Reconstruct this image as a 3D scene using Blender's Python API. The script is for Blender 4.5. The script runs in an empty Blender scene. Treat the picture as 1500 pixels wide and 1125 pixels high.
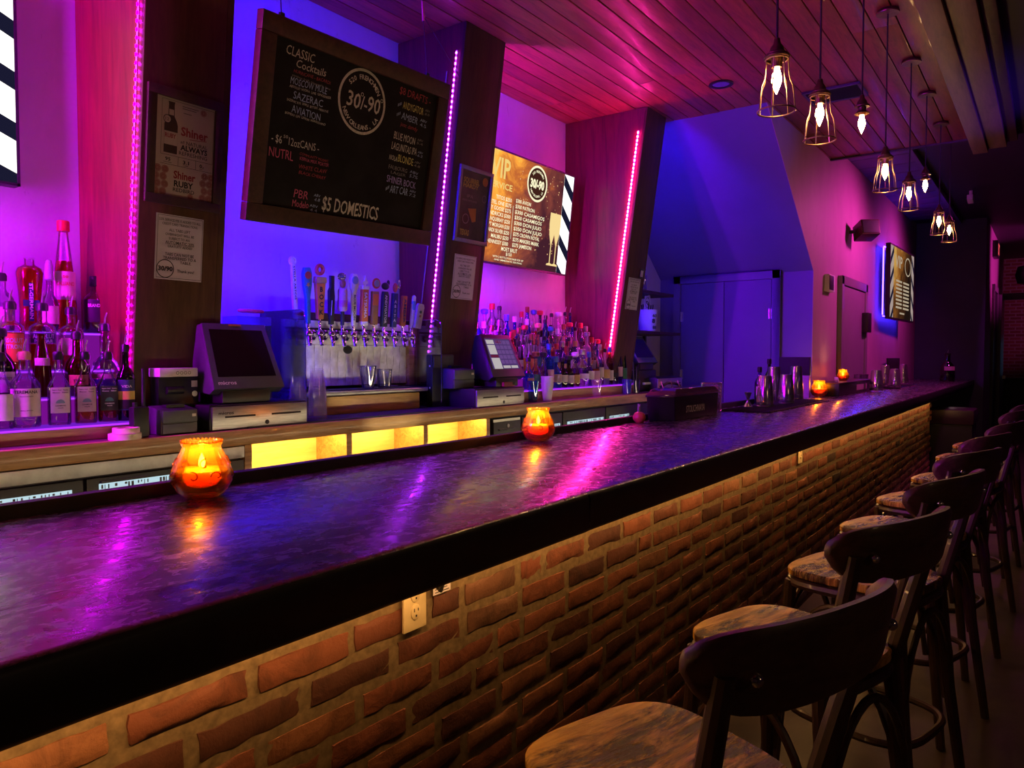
import bpy, bmesh, math, random
from mathutils import Vector, Matrix
random.seed(7)
PI = math.pi
SC = bpy.context.scene
COL = SC.collection

# ------------------------------------------------------------------ camera
FPX = 1090.0
EYE = Vector((0.0, 0.0, 1.43))
pitch = math.atan((562.5 - 523.0) / FPX)
yaw = math.atan((1540 - 750) * math.cos(pitch) / FPX)
FW = Vector((math.cos(yaw) * math.cos(pitch), math.sin(yaw) * math.cos(pitch), -math.sin(pitch)))
RT = Vector((math.sin(yaw), -math.cos(yaw), 0))
UP = RT.cross(FW)
cam = bpy.data.cameras.new('camera')
cam.sensor_width = 36.0
cam.lens = FPX / 1500 * 36
cam.clip_start = 0.05
camo = bpy.data.objects.new('camera', cam)
COL.objects.link(camo)
M = Matrix((RT, UP, -FW)).transposed().to_4x4()
M.translation = EYE
camo.matrix_world = M
SC.camera = camo

def ray(u, v): return FW + RT * ((u - 750) / FPX) - UP * ((v - 562.5) / FPX)
def atY(u, v, y):
    d = ray(u, v); return EYE + d * ((y - EYE.y) / d.y)
def atX(u, v, x):
    d = ray(u, v); return EYE + d * ((x - EYE.x) / d.x)
def atZ(u, v, z):
    d = ray(u, v); return EYE + d * ((z - EYE.z) / d.z)
def depth(p): return (Vector(p) - EYE).dot(FW)
def pix(p):
    d = Vector(p) - EYE; z = d.dot(FW)
    return 750 + FPX * d.dot(RT) / z, 562.5 - FPX * d.dot(UP) / z, z

# ------------------------------------------------------------------ view, world
SC.view_settings.view_transform = 'Standard'
SC.view_settings.look = 'None'
SC.view_settings.gamma = 1
SC.view_settings.use_curve_mapping = False
SC.view_settings.exposure = 0.0
try:
    SC.cycles.use_denoising = True
    SC.cycles.max_bounces = 10
    SC.cycles.diffuse_bounces = 4
    SC.cycles.glossy_bounces = 4
    SC.cycles.transparent_max_bounces = 64
    SC.cycles.transmission_bounces = 6
    SC.cycles.caustics_reflective = False
    SC.cycles.caustics_refractive = False
    SC.cycles.sample_clamp_indirect = 6
    SC.cycles.blur_glossy = 0.5
except Exception:
    pass
world = bpy.data.worlds.new('world')
SC.world = world
world.use_nodes = True
world.node_tree.nodes['Background'].inputs[0].default_value = (0.25, 0.12, 0.3, 1)
world.node_tree.nodes['Background'].inputs[1].default_value = 0.01

def lamp(name, kind, loc, energy, color, target=None, size=0.1, size_y=None, spot=1.2, blend=0.6, spread=None):
    l = bpy.data.lights.new(name, kind)
    l.energy = energy; l.color = color
    if kind == 'AREA':
        l.size = size
        if size_y: l.shape = 'RECTANGLE'; l.size_y = size_y
        if spread: l.spread = spread
    else:
        l.shadow_soft_size = size
    if kind == 'SPOT': l.spot_size = spot; l.spot_blend = blend
    o = bpy.data.objects.new(name, l)
    COL.objects.link(o)
    o.location = loc
    if target is not None:
        o.rotation_euler = (Vector(target) - Vector(loc)).to_track_quat('-Z', 'Y').to_euler()
    return o

# unseen wash lamps out in the room, on the right of the frame (magenta on the end walls)
lamp('unseen_wash_lamp', 'SPOT', (9.2, 0.55, 3.15), 170, (1.0, 0.06, 0.58), target=(8.9, 1.84, 2.0), size=0.12, spot=2.4, blend=1.0)
lamp('unseen_wash_lamp', 'SPOT', (11.8, 0.55, 3.15), 110, (1.0, 0.06, 0.62), target=(11.6, 1.84, 2.1), size=0.12, spot=2.4, blend=1.0)
lamp('unseen_wash_lamp', 'SPOT', (15.5, -2.0, 2.6), 350, (1.0, 0.05, 0.62), target=(15.9, .86, 3.2), size=0.15, spot=0.9, blend=0.7)
lamp('unseen_wash_lamp', 'SPOT', (18.0, -2.0, 2.8), 60, (1.0, 0.10, 0.55), target=(20.0, .5, 2.6), size=0.15, spot=0.9, blend=0.7)
lamp('unseen_wash_lamp', 'SPOT', (8.6, -1.6, 1.9), 300, (0.12, 0.02, 1.0), target=(6.3, 0.95, 3.42), size=0.15, spot=0.55, blend=0.9)  # blue spot added to throw the blue patch on the plank ceiling
lamp('unseen_wash_lamp', 'SPOT', (5.0, -4.5, 3.1), 5, (0.50, 0.06, 1.0), target=(7.0, 2.6, 2.6), size=0.2, spot=0.9, blend=1.0)
lamp('tower_fill_lamp', 'SPOT', (2.55, 1.96, 0.98), 16, (1.0, 0.88, 0.66), target=(2.88, 3.2, 1.36), size=0.03, spot=0.62, blend=0.5)  # extra spot added to brighten the draft tower and its splashback
lamp('room_lamp', 'POINT', (1.2, -3.4, 2.6), 14.0, (1.0, 0.56, 0.28), size=0.3)

# ------------------------------------------------------------------ materials
MATS = {}
def nodes(name):
    m = bpy.data.materials.new(name); m.use_nodes = True
    nt = m.node_tree
    return m, nt, nt.nodes, nt.links, nt.nodes['Principled BSDF']

def ramp(nt, fac, stops):
    r = nt.nodes.new('ShaderNodeValToRGB')
    el = r.color_ramp.elements
    while len(el) < len(stops): el.new(0.5)
    for e, (p, c) in zip(el, stops):
        e.position = p; e.color = (*c, 1)
    nt.links.new(fac, r.inputs[0])
    return r.outputs[0]

def coords(nt, scale=(1, 1, 1), rand=True):
    tc = nt.nodes.new('ShaderNodeTexCoord')
    mp = nt.nodes.new('ShaderNodeMapping')
    mp.inputs['Scale'].default_value = scale
    if rand:
        oi = nt.nodes.new('ShaderNodeObjectInfo')
        mu = nt.nodes.new('ShaderNodeMath'); mu.operation = 'MULTIPLY'; mu.inputs[1].default_value = 37.0
        nt.links.new(oi.outputs['Random'], mu.inputs[0])
        cb = nt.nodes.new('ShaderNodeCombineXYZ')
        for i in range(3): nt.links.new(mu.outputs[0], cb.inputs[i])
        nt.links.new(cb.outputs[0], mp.inputs['Location'])
    nt.links.new(tc.outputs['Object'], mp.inputs['Vector'])
    return mp.outputs[0]

def noise(nt, vec, scale, detail=4, rough=0.6, dist=0.0):
    n = nt.nodes.new('ShaderNodeTexNoise')
    n.inputs['Scale'].default_value = scale; n.inputs['Detail'].default_value = detail
    n.inputs['Roughness'].default_value = rough; n.inputs['Distortion'].default_value = dist
    nt.links.new(vec, n.inputs['Vector'])
    return n.outputs['Fac']

def bump(nt, b, h, strength=0.3, dist=0.01):
    bn = nt.nodes.new('ShaderNodeBump')
    bn.inputs['Strength'].default_value = strength; bn.inputs['Distance'].default_value = dist
    nt.links.new(h, bn.inputs['Height']); nt.links.new(bn.outputs[0], b.inputs['Normal'])

def plain(name, c, rough=0.5, metal=0.0, var=0.12, scale=25, bmp=0.05, emit=None, es=0, spec=0.5, coat=0):
    m, nt, N, L, b = nodes(name)
    vec = coords(nt)
    f = noise(nt, vec, scale)
    lo = tuple(x * (1 - var) for x in c); hi = tuple(min(1, x * (1 + var)) for x in c)
    L.new(ramp(nt, f, [(0.3, lo), (0.7, hi)]), b.inputs['Base Color'])
    b.inputs['Roughness'].default_value = rough; b.inputs['Metallic'].default_value = metal
    b.inputs['Specular IOR Level'].default_value = spec
    if coat: b.inputs['Coat Weight'].default_value = coat
    if bmp: bump(nt, b, f, bmp, 0.002)
    if emit:
        b.inputs['Emission Color'].default_value = (*emit, 1); b.inputs['Emission Strength'].default_value = es
    return m

def glow(name, c, s):
    m = bpy.data.materials.new(name); m.use_nodes = True
    nt = m.node_tree; nt.nodes.clear()
    o = nt.nodes.new('ShaderNodeOutputMaterial'); e = nt.nodes.new('ShaderNodeEmission')
    e.inputs[0].default_value = (*c, 1); e.inputs[1].default_value = s
    nt.links.new(e.outputs[0], o.inputs[0])
    return m

def wood(name, dark, light, rough=0.4, grain=(1.2, 14, 14), scale=3.0, coat=0.0, bmp=0.15, randtone=0.25, spec=0.5):
    m, nt, N, L, b = nodes(name)
    vec = coords(nt, grain)
    f = noise(nt, vec, scale, 6, 0.65, 0.9)
    f2 = noise(nt, vec, scale * 5, 3, 0.6, 0.2)
    mx = N.new('ShaderNodeMath'); mx.operation = 'MULTIPLY_ADD'; mx.inputs[1].default_value = 0.35
    L.new(f2, mx.inputs[0]); L.new(f, mx.inputs[2])
    col = ramp(nt, mx.outputs[0], [(0.42, dark), (0.62, tuple((a + c) / 2 for a, c in zip(dark, light))), (0.85, light)])
    oi = N.new('ShaderNodeObjectInfo')
    hs = N.new('ShaderNodeHueSaturation')
    mr = N.new('ShaderNodeMapRange'); mr.inputs[3].default_value = 1 - randtone; mr.inputs[4].default_value = 1 + randtone
    L.new(oi.outputs['Random'], mr.inputs[0]); L.new(mr.outputs[0], hs.inputs['Value'])
    L.new(col, hs.inputs['Color']); L.new(hs.outputs[0], b.inputs['Base Color'])
    b.inputs['Roughness'].default_value = rough; b.inputs['Coat Weight'].default_value = coat
    b.inputs['Specular IOR Level'].default_value = spec
    bump(nt, b, mx.outputs[0], bmp, 0.003)
    return m

def glass(name, c, tint=0.92, gl=0.10, body=0.0, bodyc=None, edge=0.85):
    """thin clear wall: tinted see-through, mirror-like towards its edges, optional milky body"""
    m = bpy.data.materials.new(name); m.use_nodes = True
    nt = m.node_tree; nt.nodes.clear(); N = nt.nodes; L = nt.links
    out = N.new('ShaderNodeOutputMaterial')
    tr = N.new('ShaderNodeBsdfTransparent'); tr.inputs[0].default_value = (*[x * tint for x in c], 1)
    gs = N.new('ShaderNodeBsdfGlossy'); gs.inputs['Roughness'].default_value = 0.04
    gs.inputs[0].default_value = (1, 1, 1, 1)
    lw = N.new('ShaderNodeLayerWeight'); lw.inputs[0].default_value = 0.35
    mr = N.new('ShaderNodeMapRange'); mr.inputs[1].default_value = 0.05; mr.inputs[2].default_value = 1.0
    mr.inputs[3].default_value = gl; mr.inputs[4].default_value = edge
    L.new(lw.outputs['Fresnel'], mr.inputs[0])
    mix = N.new('ShaderNodeMixShader')
    L.new(mr.outputs[0], mix.inputs[0]); L.new(gs.outputs[0], mix.inputs[2])
    base = tr.outputs[0]
    if body > 0:
        df = N.new('ShaderNodeBsdfDiffuse'); df.inputs[0].default_value = (*(bodyc or c), 1)
        tl = N.new('ShaderNodeBsdfTranslucent'); tl.inputs[0].default_value = (*(bodyc or c), 1)
        a = N.new('ShaderNodeMixShader'); a.inputs[0].default_value = 0.6
        L.new(df.outputs[0], a.inputs[1]); L.new(tl.outputs[0], a.inputs[2])
        m2 = N.new('ShaderNodeMixShader'); m2.inputs[0].default_value = body
        L.new(tr.outputs[0], m2.inputs[1]); L.new(a.outputs[0], m2.inputs[2]); base = m2.outputs[0]
    L.new(base, mix.inputs[1]); L.new(mix.outputs[0], out.inputs[0])
    return m

# setting
M_wall = None
def make_wall(name, c, stain, rough=0.55):
    m, nt, N, L, b = nodes(name)
    vec = coords(nt, (1, 1, 0.45), rand=False)
    f = noise(nt, vec, 2.2, 6, 0.7, 0.4)
    st = noise(nt, vec, 9.0, 5, 0.75, 1.0)
    c1 = ramp(nt, f, [(0.35, tuple(x * 0.86 for x in c)), (0.65, c)])
    k = ramp(nt, st, [(0.63, (1, 1, 1)), (0.70, stain)])
    mx = N.new('ShaderNodeMix'); mx.data_type = 'RGBA'; mx.blend_type = 'MULTIPLY'; mx.inputs[0].default_value = 1
    L.new(c1, mx.inputs[6]); L.new(k, mx.inputs[7]); L.new(mx.outputs[2], b.inputs['Base Color'])
    b.inputs['Roughness'].default_value = rough
    bump(nt, b, st, 0.12, 0.004)
    return m
M_wall = make_wall('painted_plaster', (0.56, 0.47, 0.62), (0.75, 0.62, 0.72))
M_wallr = make_wall('side_wall_paint', (0.44, 0.25, 0.36), (0.80, 0.74, 0.78))
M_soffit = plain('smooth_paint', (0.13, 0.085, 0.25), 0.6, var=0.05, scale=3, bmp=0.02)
M_darkwall = plain('dark_wall_paint', (0.07, 0.055, 0.10), 0.5, var=0.1, scale=4)
M_ceildark = plain('black_ceiling_paint', (0.035, 0.03, 0.036), 0.55, var=0.1, scale=4)
M_floor = plain('worn_concrete', (0.075, 0.052, 0.042), 0.45, var=0.45, scale=3.5, bmp=0.15)
M_plank = wood('stained_ceiling_plank', (0.15, 0.024, 0.017), (0.40, 0.082, 0.050), 0.46, (1.1, 9, 9), 2.6, coat=0.05, bmp=0.3)
M_groove = plain('groove_shadow_paint', (0.02, 0.008, 0.008), 0.8)
M_pilside = wood('red_plywood', (0.095, 0.010, 0.009), (0.215, 0.028, 0.022), 0.42, (10, 10, 0.9), 1.8, coat=0.1, bmp=0.08)
M_pilfront = wood('brown_veneer', (0.052, 0.021, 0.008), (0.118, 0.053, 0.019), 0.55, (9, 9, 0.8), 1.6, coat=0.0, bmp=0.05, randtone=0.05, spec=0.3)
M_nose = wood('golden_oak', (0.24, 0.12, 0.035), (0.62, 0.38, 0.15), 0.38, (1.0, 16, 16), 2.4, coat=0.25, randtone=0.05)
M_counter = plain('purple_counter_laminate', (0.16, 0.09, 0.11), 0.3, var=0.15, scale=6)
M_amberwood = wood('pale_pine', (0.62, 0.42, 0.14), (0.85, 0.66, 0.30), 0.5, (0.9, 6, 9), 2.0)
M_frame = wood('dark_walnut_frame', (0.024, 0.008, 0.006), (0.070, 0.024, 0.018), 0.5, (5, 5, 5), 3.0)
M_slate = plain('chalkboard_slate', (0.012, 0.011, 0.013), 0.75, var=0.5, scale=5, bmp=0.0, spec=0.2)
M_beam = wood('beam_wood', (0.11, 0.055, 0.03), (0.23, 0.12, 0.065), 0.55, (0.8, 7, 7), 2.2, randtone=0.05)
M_black = plain('black_plastic', (0.014, 0.014, 0.016), 0.38, var=0.15)
M_blackm = plain('matte_black', (0.010, 0.009, 0.011), 0.65, var=0.2)
M_rubber = plain('black_rubber', (0.013, 0.012, 0.014), 0.7, var=0.2, scale=80, bmp=0.2)
M_grey = plain('charcoal_plastic', (0.055, 0.062, 0.066), 0.45, var=0.08)
M_grey2 = plain('slate_grey_plastic', (0.10, 0.115, 0.125), 0.45, var=0.08)
M_screen = plain('dark_screen_glass', (0.006, 0.005, 0.007), 0.12, var=0.0, bmp=0)
M_white = plain('white_plastic', (0.72, 0.70, 0.66), 0.45, var=0.05)
M_paper = plain('white_paper', (0.66, 0.60, 0.70), 0.7, var=0.05, scale=6)
M_cream = plain('cream_plate', (0.72, 0.58, 0.34), 0.4, var=0.06)
M_ink = plain('black_ink', (0.02, 0.016, 0.02), 0.7, bmp=0)
M_redink = plain('red_ink', (0.30, 0.035, 0.05), 0.7, bmp=0)
M_tape = plain('masking_tape', (0.78, 0.70, 0.48), 0.6, var=0.06)
def brushed(name, c=(0.55, 0.53, 0.5), rough=0.32, stretch=(2, 30, 30)):
    m, nt, N, L, b = nodes(name)
    vec = coords(nt, stretch)
    f = noise(nt, vec, 6, 4, 0.6)
    L.new(ramp(nt, f, [(0.3, tuple(x * 0.7 for x in c)), (0.7, c)]), b.inputs['Base Color'])
    b.inputs['Metallic'].default_value = 0.9; b.inputs['Roughness'].default_value = rough
    bump(nt, b, f, 0.08, 0.001)
    return m
M_steel = brushed('brushed_steel')
M_steelsh = brushed('mirror_steel', (0.75, 0.74, 0.73), 0.14, (12, 12, 2))
M_chrome = plain('chrome', (0.85, 0.85, 0.87), 0.08, 1.0, var=0.02, bmp=0)
M_galv = plain('pale_stainless', (0.62, 0.66, 0.62), 0.42, 0.35, var=0.18, scale=12)
M_bronze = plain('aged_bronze', (0.16, 0.085, 0.055), 0.38, 0.85, var=0.25, scale=40)
M_wire = plain('bronze_wire', (0.42, 0.26, 0.17), 0.35, 0.8, var=0.15, scale=40)
M_copper = plain('copper_cap', (0.42, 0.16, 0.09), 0.32, 0.9, var=0.2)
M_cord = plain('black_cord', (0.02, 0.015, 0.016), 0.8)

# bar top
def make_bartop():
    m, nt, N, L, b = nodes('glazed_slab')
    vec = coords(nt, (1, 1.6, 1), rand=False)
    f = noise(nt, vec, 3.2, 8, 0.68, 1.2)
    f2 = noise(nt, vec, 22, 6, 0.65, 0.6)
    L.new(ramp(nt, f, [(0.36, (0.030, 0.020, 0.026)), (0.55, (0.10, 0.062, 0.075)), (0.72, (0.055, 0.036, 0.045))]), b.inputs['Base Color'])
    mr = N.new('ShaderNodeMapRange'); mr.inputs[1].default_value = 0.42; mr.inputs[2].default_value = 0.62
    mr.inputs[3].default_value = 0.20; mr.inputs[4].default_value = 0.44
    L.new(f, mr.inputs[0]); L.new(mr.outputs[0], b.inputs['Roughness'])
    b.inputs['Specular IOR Level'].default_value = 0.75
    b.inputs['Coat Weight'].default_value = 1.0; b.inputs['Coat Roughness'].default_value = 0.17; b.inputs['Coat IOR'].default_value = 2.2
    mr2 = N.new('ShaderNodeMapRange'); mr2.inputs[1].default_value = 0.40; mr2.inputs[2].default_value = 0.60; mr2.inputs[3].default_value = 0.10; mr2.inputs[4].default_value = 0.34
    L.new(f2, mr2.inputs[0]); L.new(mr2.outputs[0], b.inputs['Coat Roughness'])
    mx = N.new('ShaderNodeMath'); mx.operation = 'MULTIPLY_ADD'; mx.inputs[1].default_value = 0.45
    L.new(f2, mx.inputs[0]); L.new(f, mx.inputs[2])
    bump(nt, b, mx.outputs[0], 0.42, 0.010)
    return m
M_bartop = make_bartop()
M_baredge = plain('black_slab_edge', (0.012, 0.010, 0.012), 0.5, var=0.5, scale=14, bmp=0.25)

# brick
def make_brick(name, island):
    m, nt, N, L, b = nodes(name)
    vec = coords(nt, (1, 1, 1))
    if island:
        g = N.new('ShaderNodeNewGeometry'); rnd = g.outputs['Random Per Island']
    else:
        oi = N.new('ShaderNodeObjectInfo'); rnd = oi.outputs['Random']
    col = ramp(nt, rnd, [(0.0, (0.085, 0.026, 0.017)), (0.25, (0.17, 0.05, 0.028)), (0.5, (0.27, 0.085, 0.042)), (0.75, (0.20, 0.055, 0.03)), (0.93, (0.33, 0.13, 0.06)), (1.0, (0.05, 0.026, 0.024))])
    f = noise(nt, vec, 28, 6, 0.7, 0.3)
    f2 = noise(nt, vec, 9, 5, 0.65, 0.8)
    k = ramp(nt, f2, [(0.35, (0.55, 0.52, 0.52)), (0.52, (1, 1, 1)), (0.66, (1.0, 1.0, 1.0)), (0.74, (1.7, 1.9, 2.1))])
    mx = N.new('ShaderNodeMix'); mx.data_type = 'RGBA'; mx.blend_type = 'MULTIPLY'; mx.inputs[0].default_value = 1
    L.new(col, mx.inputs[6]); L.new(k, mx.inputs[7]); L.new(mx.outputs[2], b.inputs['Base Color'])
    b.inputs['Roughness'].default_value = 0.72
    a = N.new('ShaderNodeMath'); a.operation = 'ADD'; L.new(f, a.inputs[0]); L.new(f2, a.inputs[1])
    bump(nt, b, a.outputs[0], 0.7, 0.006)
    return m
M_brick = make_brick('old_red_brick', False)
M_brickS = make_brick('old_red_brick_far', True)
M_mortar = plain('sandy_mortar', (0.20, 0.135, 0.072), 0.85, var=0.35, scale=45, bmp=0.6)

# stool
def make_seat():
    m, nt, N, L, b = nodes('seat_worn_edge_painted_sheen')
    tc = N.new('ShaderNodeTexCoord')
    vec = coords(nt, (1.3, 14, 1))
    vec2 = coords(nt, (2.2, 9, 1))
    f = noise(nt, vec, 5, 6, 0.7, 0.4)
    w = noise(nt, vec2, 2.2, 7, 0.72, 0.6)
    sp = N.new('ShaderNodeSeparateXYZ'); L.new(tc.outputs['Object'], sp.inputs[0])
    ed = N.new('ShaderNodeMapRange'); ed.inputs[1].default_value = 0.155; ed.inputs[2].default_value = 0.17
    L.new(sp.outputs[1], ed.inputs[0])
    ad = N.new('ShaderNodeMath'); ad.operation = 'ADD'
    sheen_mask = N.new('ShaderNodeMapRange'); sheen_mask.inputs[1].default_value = 0.46; sheen_mask.inputs[2].default_value = 0.60  # streaks of warm highlight painted into the seat colour
    L.new(w, sheen_mask.inputs[0]); L.new(sheen_mask.outputs[0], ad.inputs[0]); L.new(ed.outputs[0], ad.inputs[1]); ad.use_clamp = True
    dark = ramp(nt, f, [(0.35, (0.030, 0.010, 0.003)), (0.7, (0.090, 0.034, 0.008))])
    lite = ramp(nt, f, [(0.35, (0.50, 0.25, 0.035)), (0.7, (0.90, 0.52, 0.10))])  # gold for the worn front edge and the painted highlights
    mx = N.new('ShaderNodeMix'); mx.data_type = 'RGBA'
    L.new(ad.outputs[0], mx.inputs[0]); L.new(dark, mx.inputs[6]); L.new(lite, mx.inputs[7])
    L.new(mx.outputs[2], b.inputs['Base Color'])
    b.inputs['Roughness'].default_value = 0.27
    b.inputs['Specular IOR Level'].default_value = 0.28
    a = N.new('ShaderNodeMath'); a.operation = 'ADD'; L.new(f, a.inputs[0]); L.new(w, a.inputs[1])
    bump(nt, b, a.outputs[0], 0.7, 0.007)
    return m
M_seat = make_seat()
M_stool = wood('dark_bentwood', (0.016, 0.008, 0.006), (0.065, 0.030, 0.020), 0.42, (6, 6, 1.5), 3, coat=0.2, randtone=0.1)
M_stoolback = wood('dark_bentwood_back', (0.035, 0.015, 0.011), (0.12, 0.056, 0.036), 0.45, (3, 9, 9), 3, coat=0.15, randtone=0.1)

# lights
G_pink = glow('pink_led', (1.0, 0.05, 0.55), 42)
G_mag = glow('magenta_led', (0.62, 0.0, 1.0), 1900)
G_blue = glow('blue_led', (0.03, 0.0, 1.0), 1150)
G_blue3 = glow('alcove_blue_led', (0.05, 0.002, 1.0), 260)
G_blue2 = glow('blue_led_tv', (0.05, 0.02, 1.0), 30)
G_violet = glow('violet_led', (0.36, 0.0, 1.0), 900)
G_warm = glow('warm_led', (1.0, 0.50, 0.15), 36)
G_work = glow('work_light', (1.0, 0.78, 0.46), 16)
G_bulb = glow('filament_glow', (1.0, 0.62, 0.24), 60)
G_flame = glow('candle_flame', (1.0, 0.62, 0.16), 120)
G_shelf = glow('shelf_edge_glow', (0.45, 0.03, 1.0), 1.3)
G_shelf2 = glow('lit_acrylic_shelf', (0.28, 0.02, 1.0), .55)
G_riser = glow('riser_added_glow', (0.42, 0.01, 0.62), .42)  # glow added to the risers to brighten the ground behind the bottles
G_amber = glow('cabinet_lamp', (1.0, 0.66, 0.13), 110)
G_cool = glow('cooler_interior', (0.62, 0.86, 0.95), 0.8)
G_exit = glow('exit_red', (1.0, 0.10, 0.12), 1.0)

# ------------------------------------------------------------------ geometry helpers
class MB:
    def __init__(s): s.v = []; s.f = []
    def add(s, vs, fs, mat=None):
        n = len(s.v)
        s.v += [tuple((mat @ Vector(p)) if mat else p) for p in vs]
        s.f += [tuple(i + n for i in f) for f in fs]
        return s
    def bx(s, x0, x1, y0, y1, z0, z1, mat=None):
        vs = [(x0, y0, z0), (x1, y0, z0), (x1, y1, z0), (x0, y1, z0), (x0, y0, z1), (x1, y0, z1), (x1, y1, z1), (x0, y1, z1)]
        return s.add(vs, [(0, 3, 2, 1), (4, 5, 6, 7), (0, 1, 5, 4), (1, 2, 6, 5), (2, 3, 7, 6), (3, 0, 4, 7)], mat)
    def box(s, c, d, mat=None):
        return s.bx(c[0] - d[0] / 2, c[0] + d[0] / 2, c[1] - d[1] / 2, c[1] + d[1] / 2, c[2] - d[2] / 2, c[2] + d[2] / 2, mat)
    def hexa(s, b, t):
        """bottom quad, top quad (each counter-clockwise seen from above)"""
        return s.add(list(b) + list(t), [(3, 2, 1, 0), (4, 5, 6, 7), (0, 1, 5, 4), (1, 2, 6, 5), (2, 3, 7, 6), (3, 0, 4, 7)])
    def lathe(s, prof, n=20, mat=None, cap=True, squash=1.0):
        vs = []; fs = []
        for r, z in prof:
            for i in range(n):
                a = 2 * PI * i / n
                vs.append((r * math.cos(a), r * math.sin(a) * squash, z))
        for k in range(len(prof) - 1):
            for i in range(n):
                j = (i + 1) % n
                fs.append((k * n + i, k * n + j, (k + 1) * n + j, (k + 1) * n + i))
        if cap:
            if prof[0][0] > 1e-5: fs.append(tuple(range(n - 1, -1, -1)))
            if prof[-1][0] > 1e-5: fs.append(tuple((len(prof) - 1) * n + i for i in range(n)))
        return s.add(vs, fs, mat)
    def tube(s, pts, r, n=8, closed=False, mat=None):
        pts = [Vector(p) for p in pts]; m = len(pts)
        rs = r if isinstance(r, (list, tuple)) else [r] * m
        vs = []; fs = []; prev = None
        for i, p in enumerate(pts):
            a = pts[(i - 1) % m] if (closed or i > 0) else p
            b = pts[(i + 1) % m] if (closed or i < m - 1) else p
            t = (b - a).normalized()
            if prev is None:
                u = t.cross(Vector((0, 0, 1)))
                if u.length < 1e-3: u = t.cross(Vector((0, 1, 0)))
            else:
                u = prev - t * prev.dot(t)
            u.normalize(); prev = u; w = t.cross(u)
            for k in range(n):
                an = 2 * PI * k / n
                vs.append(tuple(p + (u * math.cos(an) + w * math.sin(an)) * rs[i]))
        for i in range(m if closed else m - 1):
            j = (i + 1) % m
            for k in range(n):
                l = (k + 1) % n
                fs.append((i * n + k, i * n + l, j * n + l, j * n + k))
        if not closed:
            fs.append(tuple(range(n - 1, -1, -1))); fs.append(tuple((m - 1) * n + k for k in range(n)))
        return s.add(vs, fs, mat)
    def prism(s, poly, d, mat=None):
        """poly in local x,y extruded z 0..d"""
        n = len(poly)
        vs = [(x, y, 0) for x, y in poly] + [(x, y, d) for x, y in poly]
        fs = [tuple(range(n - 1, -1, -1)), tuple(range(n, 2 * n))] + [(i, (i + 1) % n, n + (i + 1) % n, n + i) for i in range(n)]
        return s.add(vs, fs, mat)
    def ring(s, R, r, z=0, n=24, k=8, mat=None, squash=1):
        return s.tube([(R * math.cos(2 * PI * i / n), R * math.sin(2 * PI * i / n) * squash, z) for i in range(n)], r, k, True, mat)
    def annulus(s, r0, r1, n=40, mat=None, d=0.0008):
        vs = []; fs = []
        for rr in (r0, r1):
            for i in range(n): vs.append((rr * math.cos(2 * PI * i / n), rr * math.sin(2 * PI * i / n), d))
        for i in range(n):
            j = (i + 1) % n; fs.append((i, n + i, n + j, j))
        return s.add(vs, fs, mat)
    def sphere(s, c, r, n=12, m=8, sc=(1, 1, 1)):
        vs = [(c[0], c[1], c[2] - r * sc[2])]; fs = []
        for k in range(1, m):
            t = -PI / 2 + PI * k / m
            for i in range(n):
                a = 2 * PI * i / n
                vs.append((c[0] + r * sc[0] * math.cos(t) * math.cos(a), c[1] + r * sc[1] * math.cos(t) * math.sin(a), c[2] + r * sc[2] * math.sin(t)))
        vs.append((c[0], c[1], c[2] + r * sc[2])); L = len(vs) - 1
        for i in range(n): fs.append((0, 1 + (i + 1) % n, 1 + i))
        for k in range(m - 2):
            for i in range(n):
                a = 1 + k * n + i; b = 1 + k * n + (i + 1) % n
                fs.append((a, b, b + n, a + n))
        for i in range(n): fs.append((L, 1 + (m - 2) * n + i, 1 + (m - 2) * n + (i + 1) % n))
        return s.add(vs, fs)
    def mesh(s, name, smooth=0.6, bevel=0.0):
        me = bpy.data.meshes.new(name)
        me.from_pydata(s.v, [], s.f); me.validate(); me.update()
        if bevel:
            bm = bmesh.new(); bm.from_mesh(me)
            bmesh.ops.remove_doubles(bm, verts=bm.verts, dist=1e-6)
            es = [e for e in bm.edges if len(e.link_faces) == 2 and e.calc_face_angle(0) > 0.7]
            bmesh.ops.bevel(bm, geom=es, offset=bevel, segments=2, affect='EDGES', profile=0.6)
            bm.to_mesh(me); bm.free()
        if smooth:
            for p in me.polygons: p.use_smooth = True
            try: me.set_sharp_from_angle(angle=smooth)
            except Exception: pass
        return me
    def build(s, name, mat, parent=None, smooth=0.6, bevel=0.0, label=None):
        return link(name, s.mesh(name, smooth, bevel), mat, parent, label)

def link(name, me, mat, parent=None, label=None):
    if mat and not me.materials: me.materials.append(mat)
    o = bpy.data.objects.new(name, me); COL.objects.link(o)
    if parent: o.parent = parent
    if label: o['label'] = label
    return o

def thing(name, label, cat, loc=(0, 0, 0), rz=0.0, group=None):
    o = bpy.data.objects.new(name, None); COL.objects.link(o)
    o.empty_display_size = 0.05
    o.location = loc; o.rotation_euler = (0, 0, rz)
    o['label'] = label; o['category'] = cat
    if group: o['group'] = group
    return o
def tag(o, label, cat, group=None):
    o['label'] = label; o['category'] = cat
    if group: o['group'] = group
    return o
def struct(o):
    o['kind'] = 'structure'; return o

def copy_tree(o, parent=None):
    c = o.copy(); COL.objects.link(c)
    if parent: c.parent = parent
    for ch in o.children: copy_tree(ch, c)
    return c

def frame(origin, ux, uy):
    ux = Vector(ux).normalized(); uy = Vector(uy); uy = (uy - ux * uy.dot(ux)).normalized()
    n = ux.cross(uy)
    m = Matrix((ux, uy, n)).transposed().to_4x4(); m.translation = Vector(origin)
    return m

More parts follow.
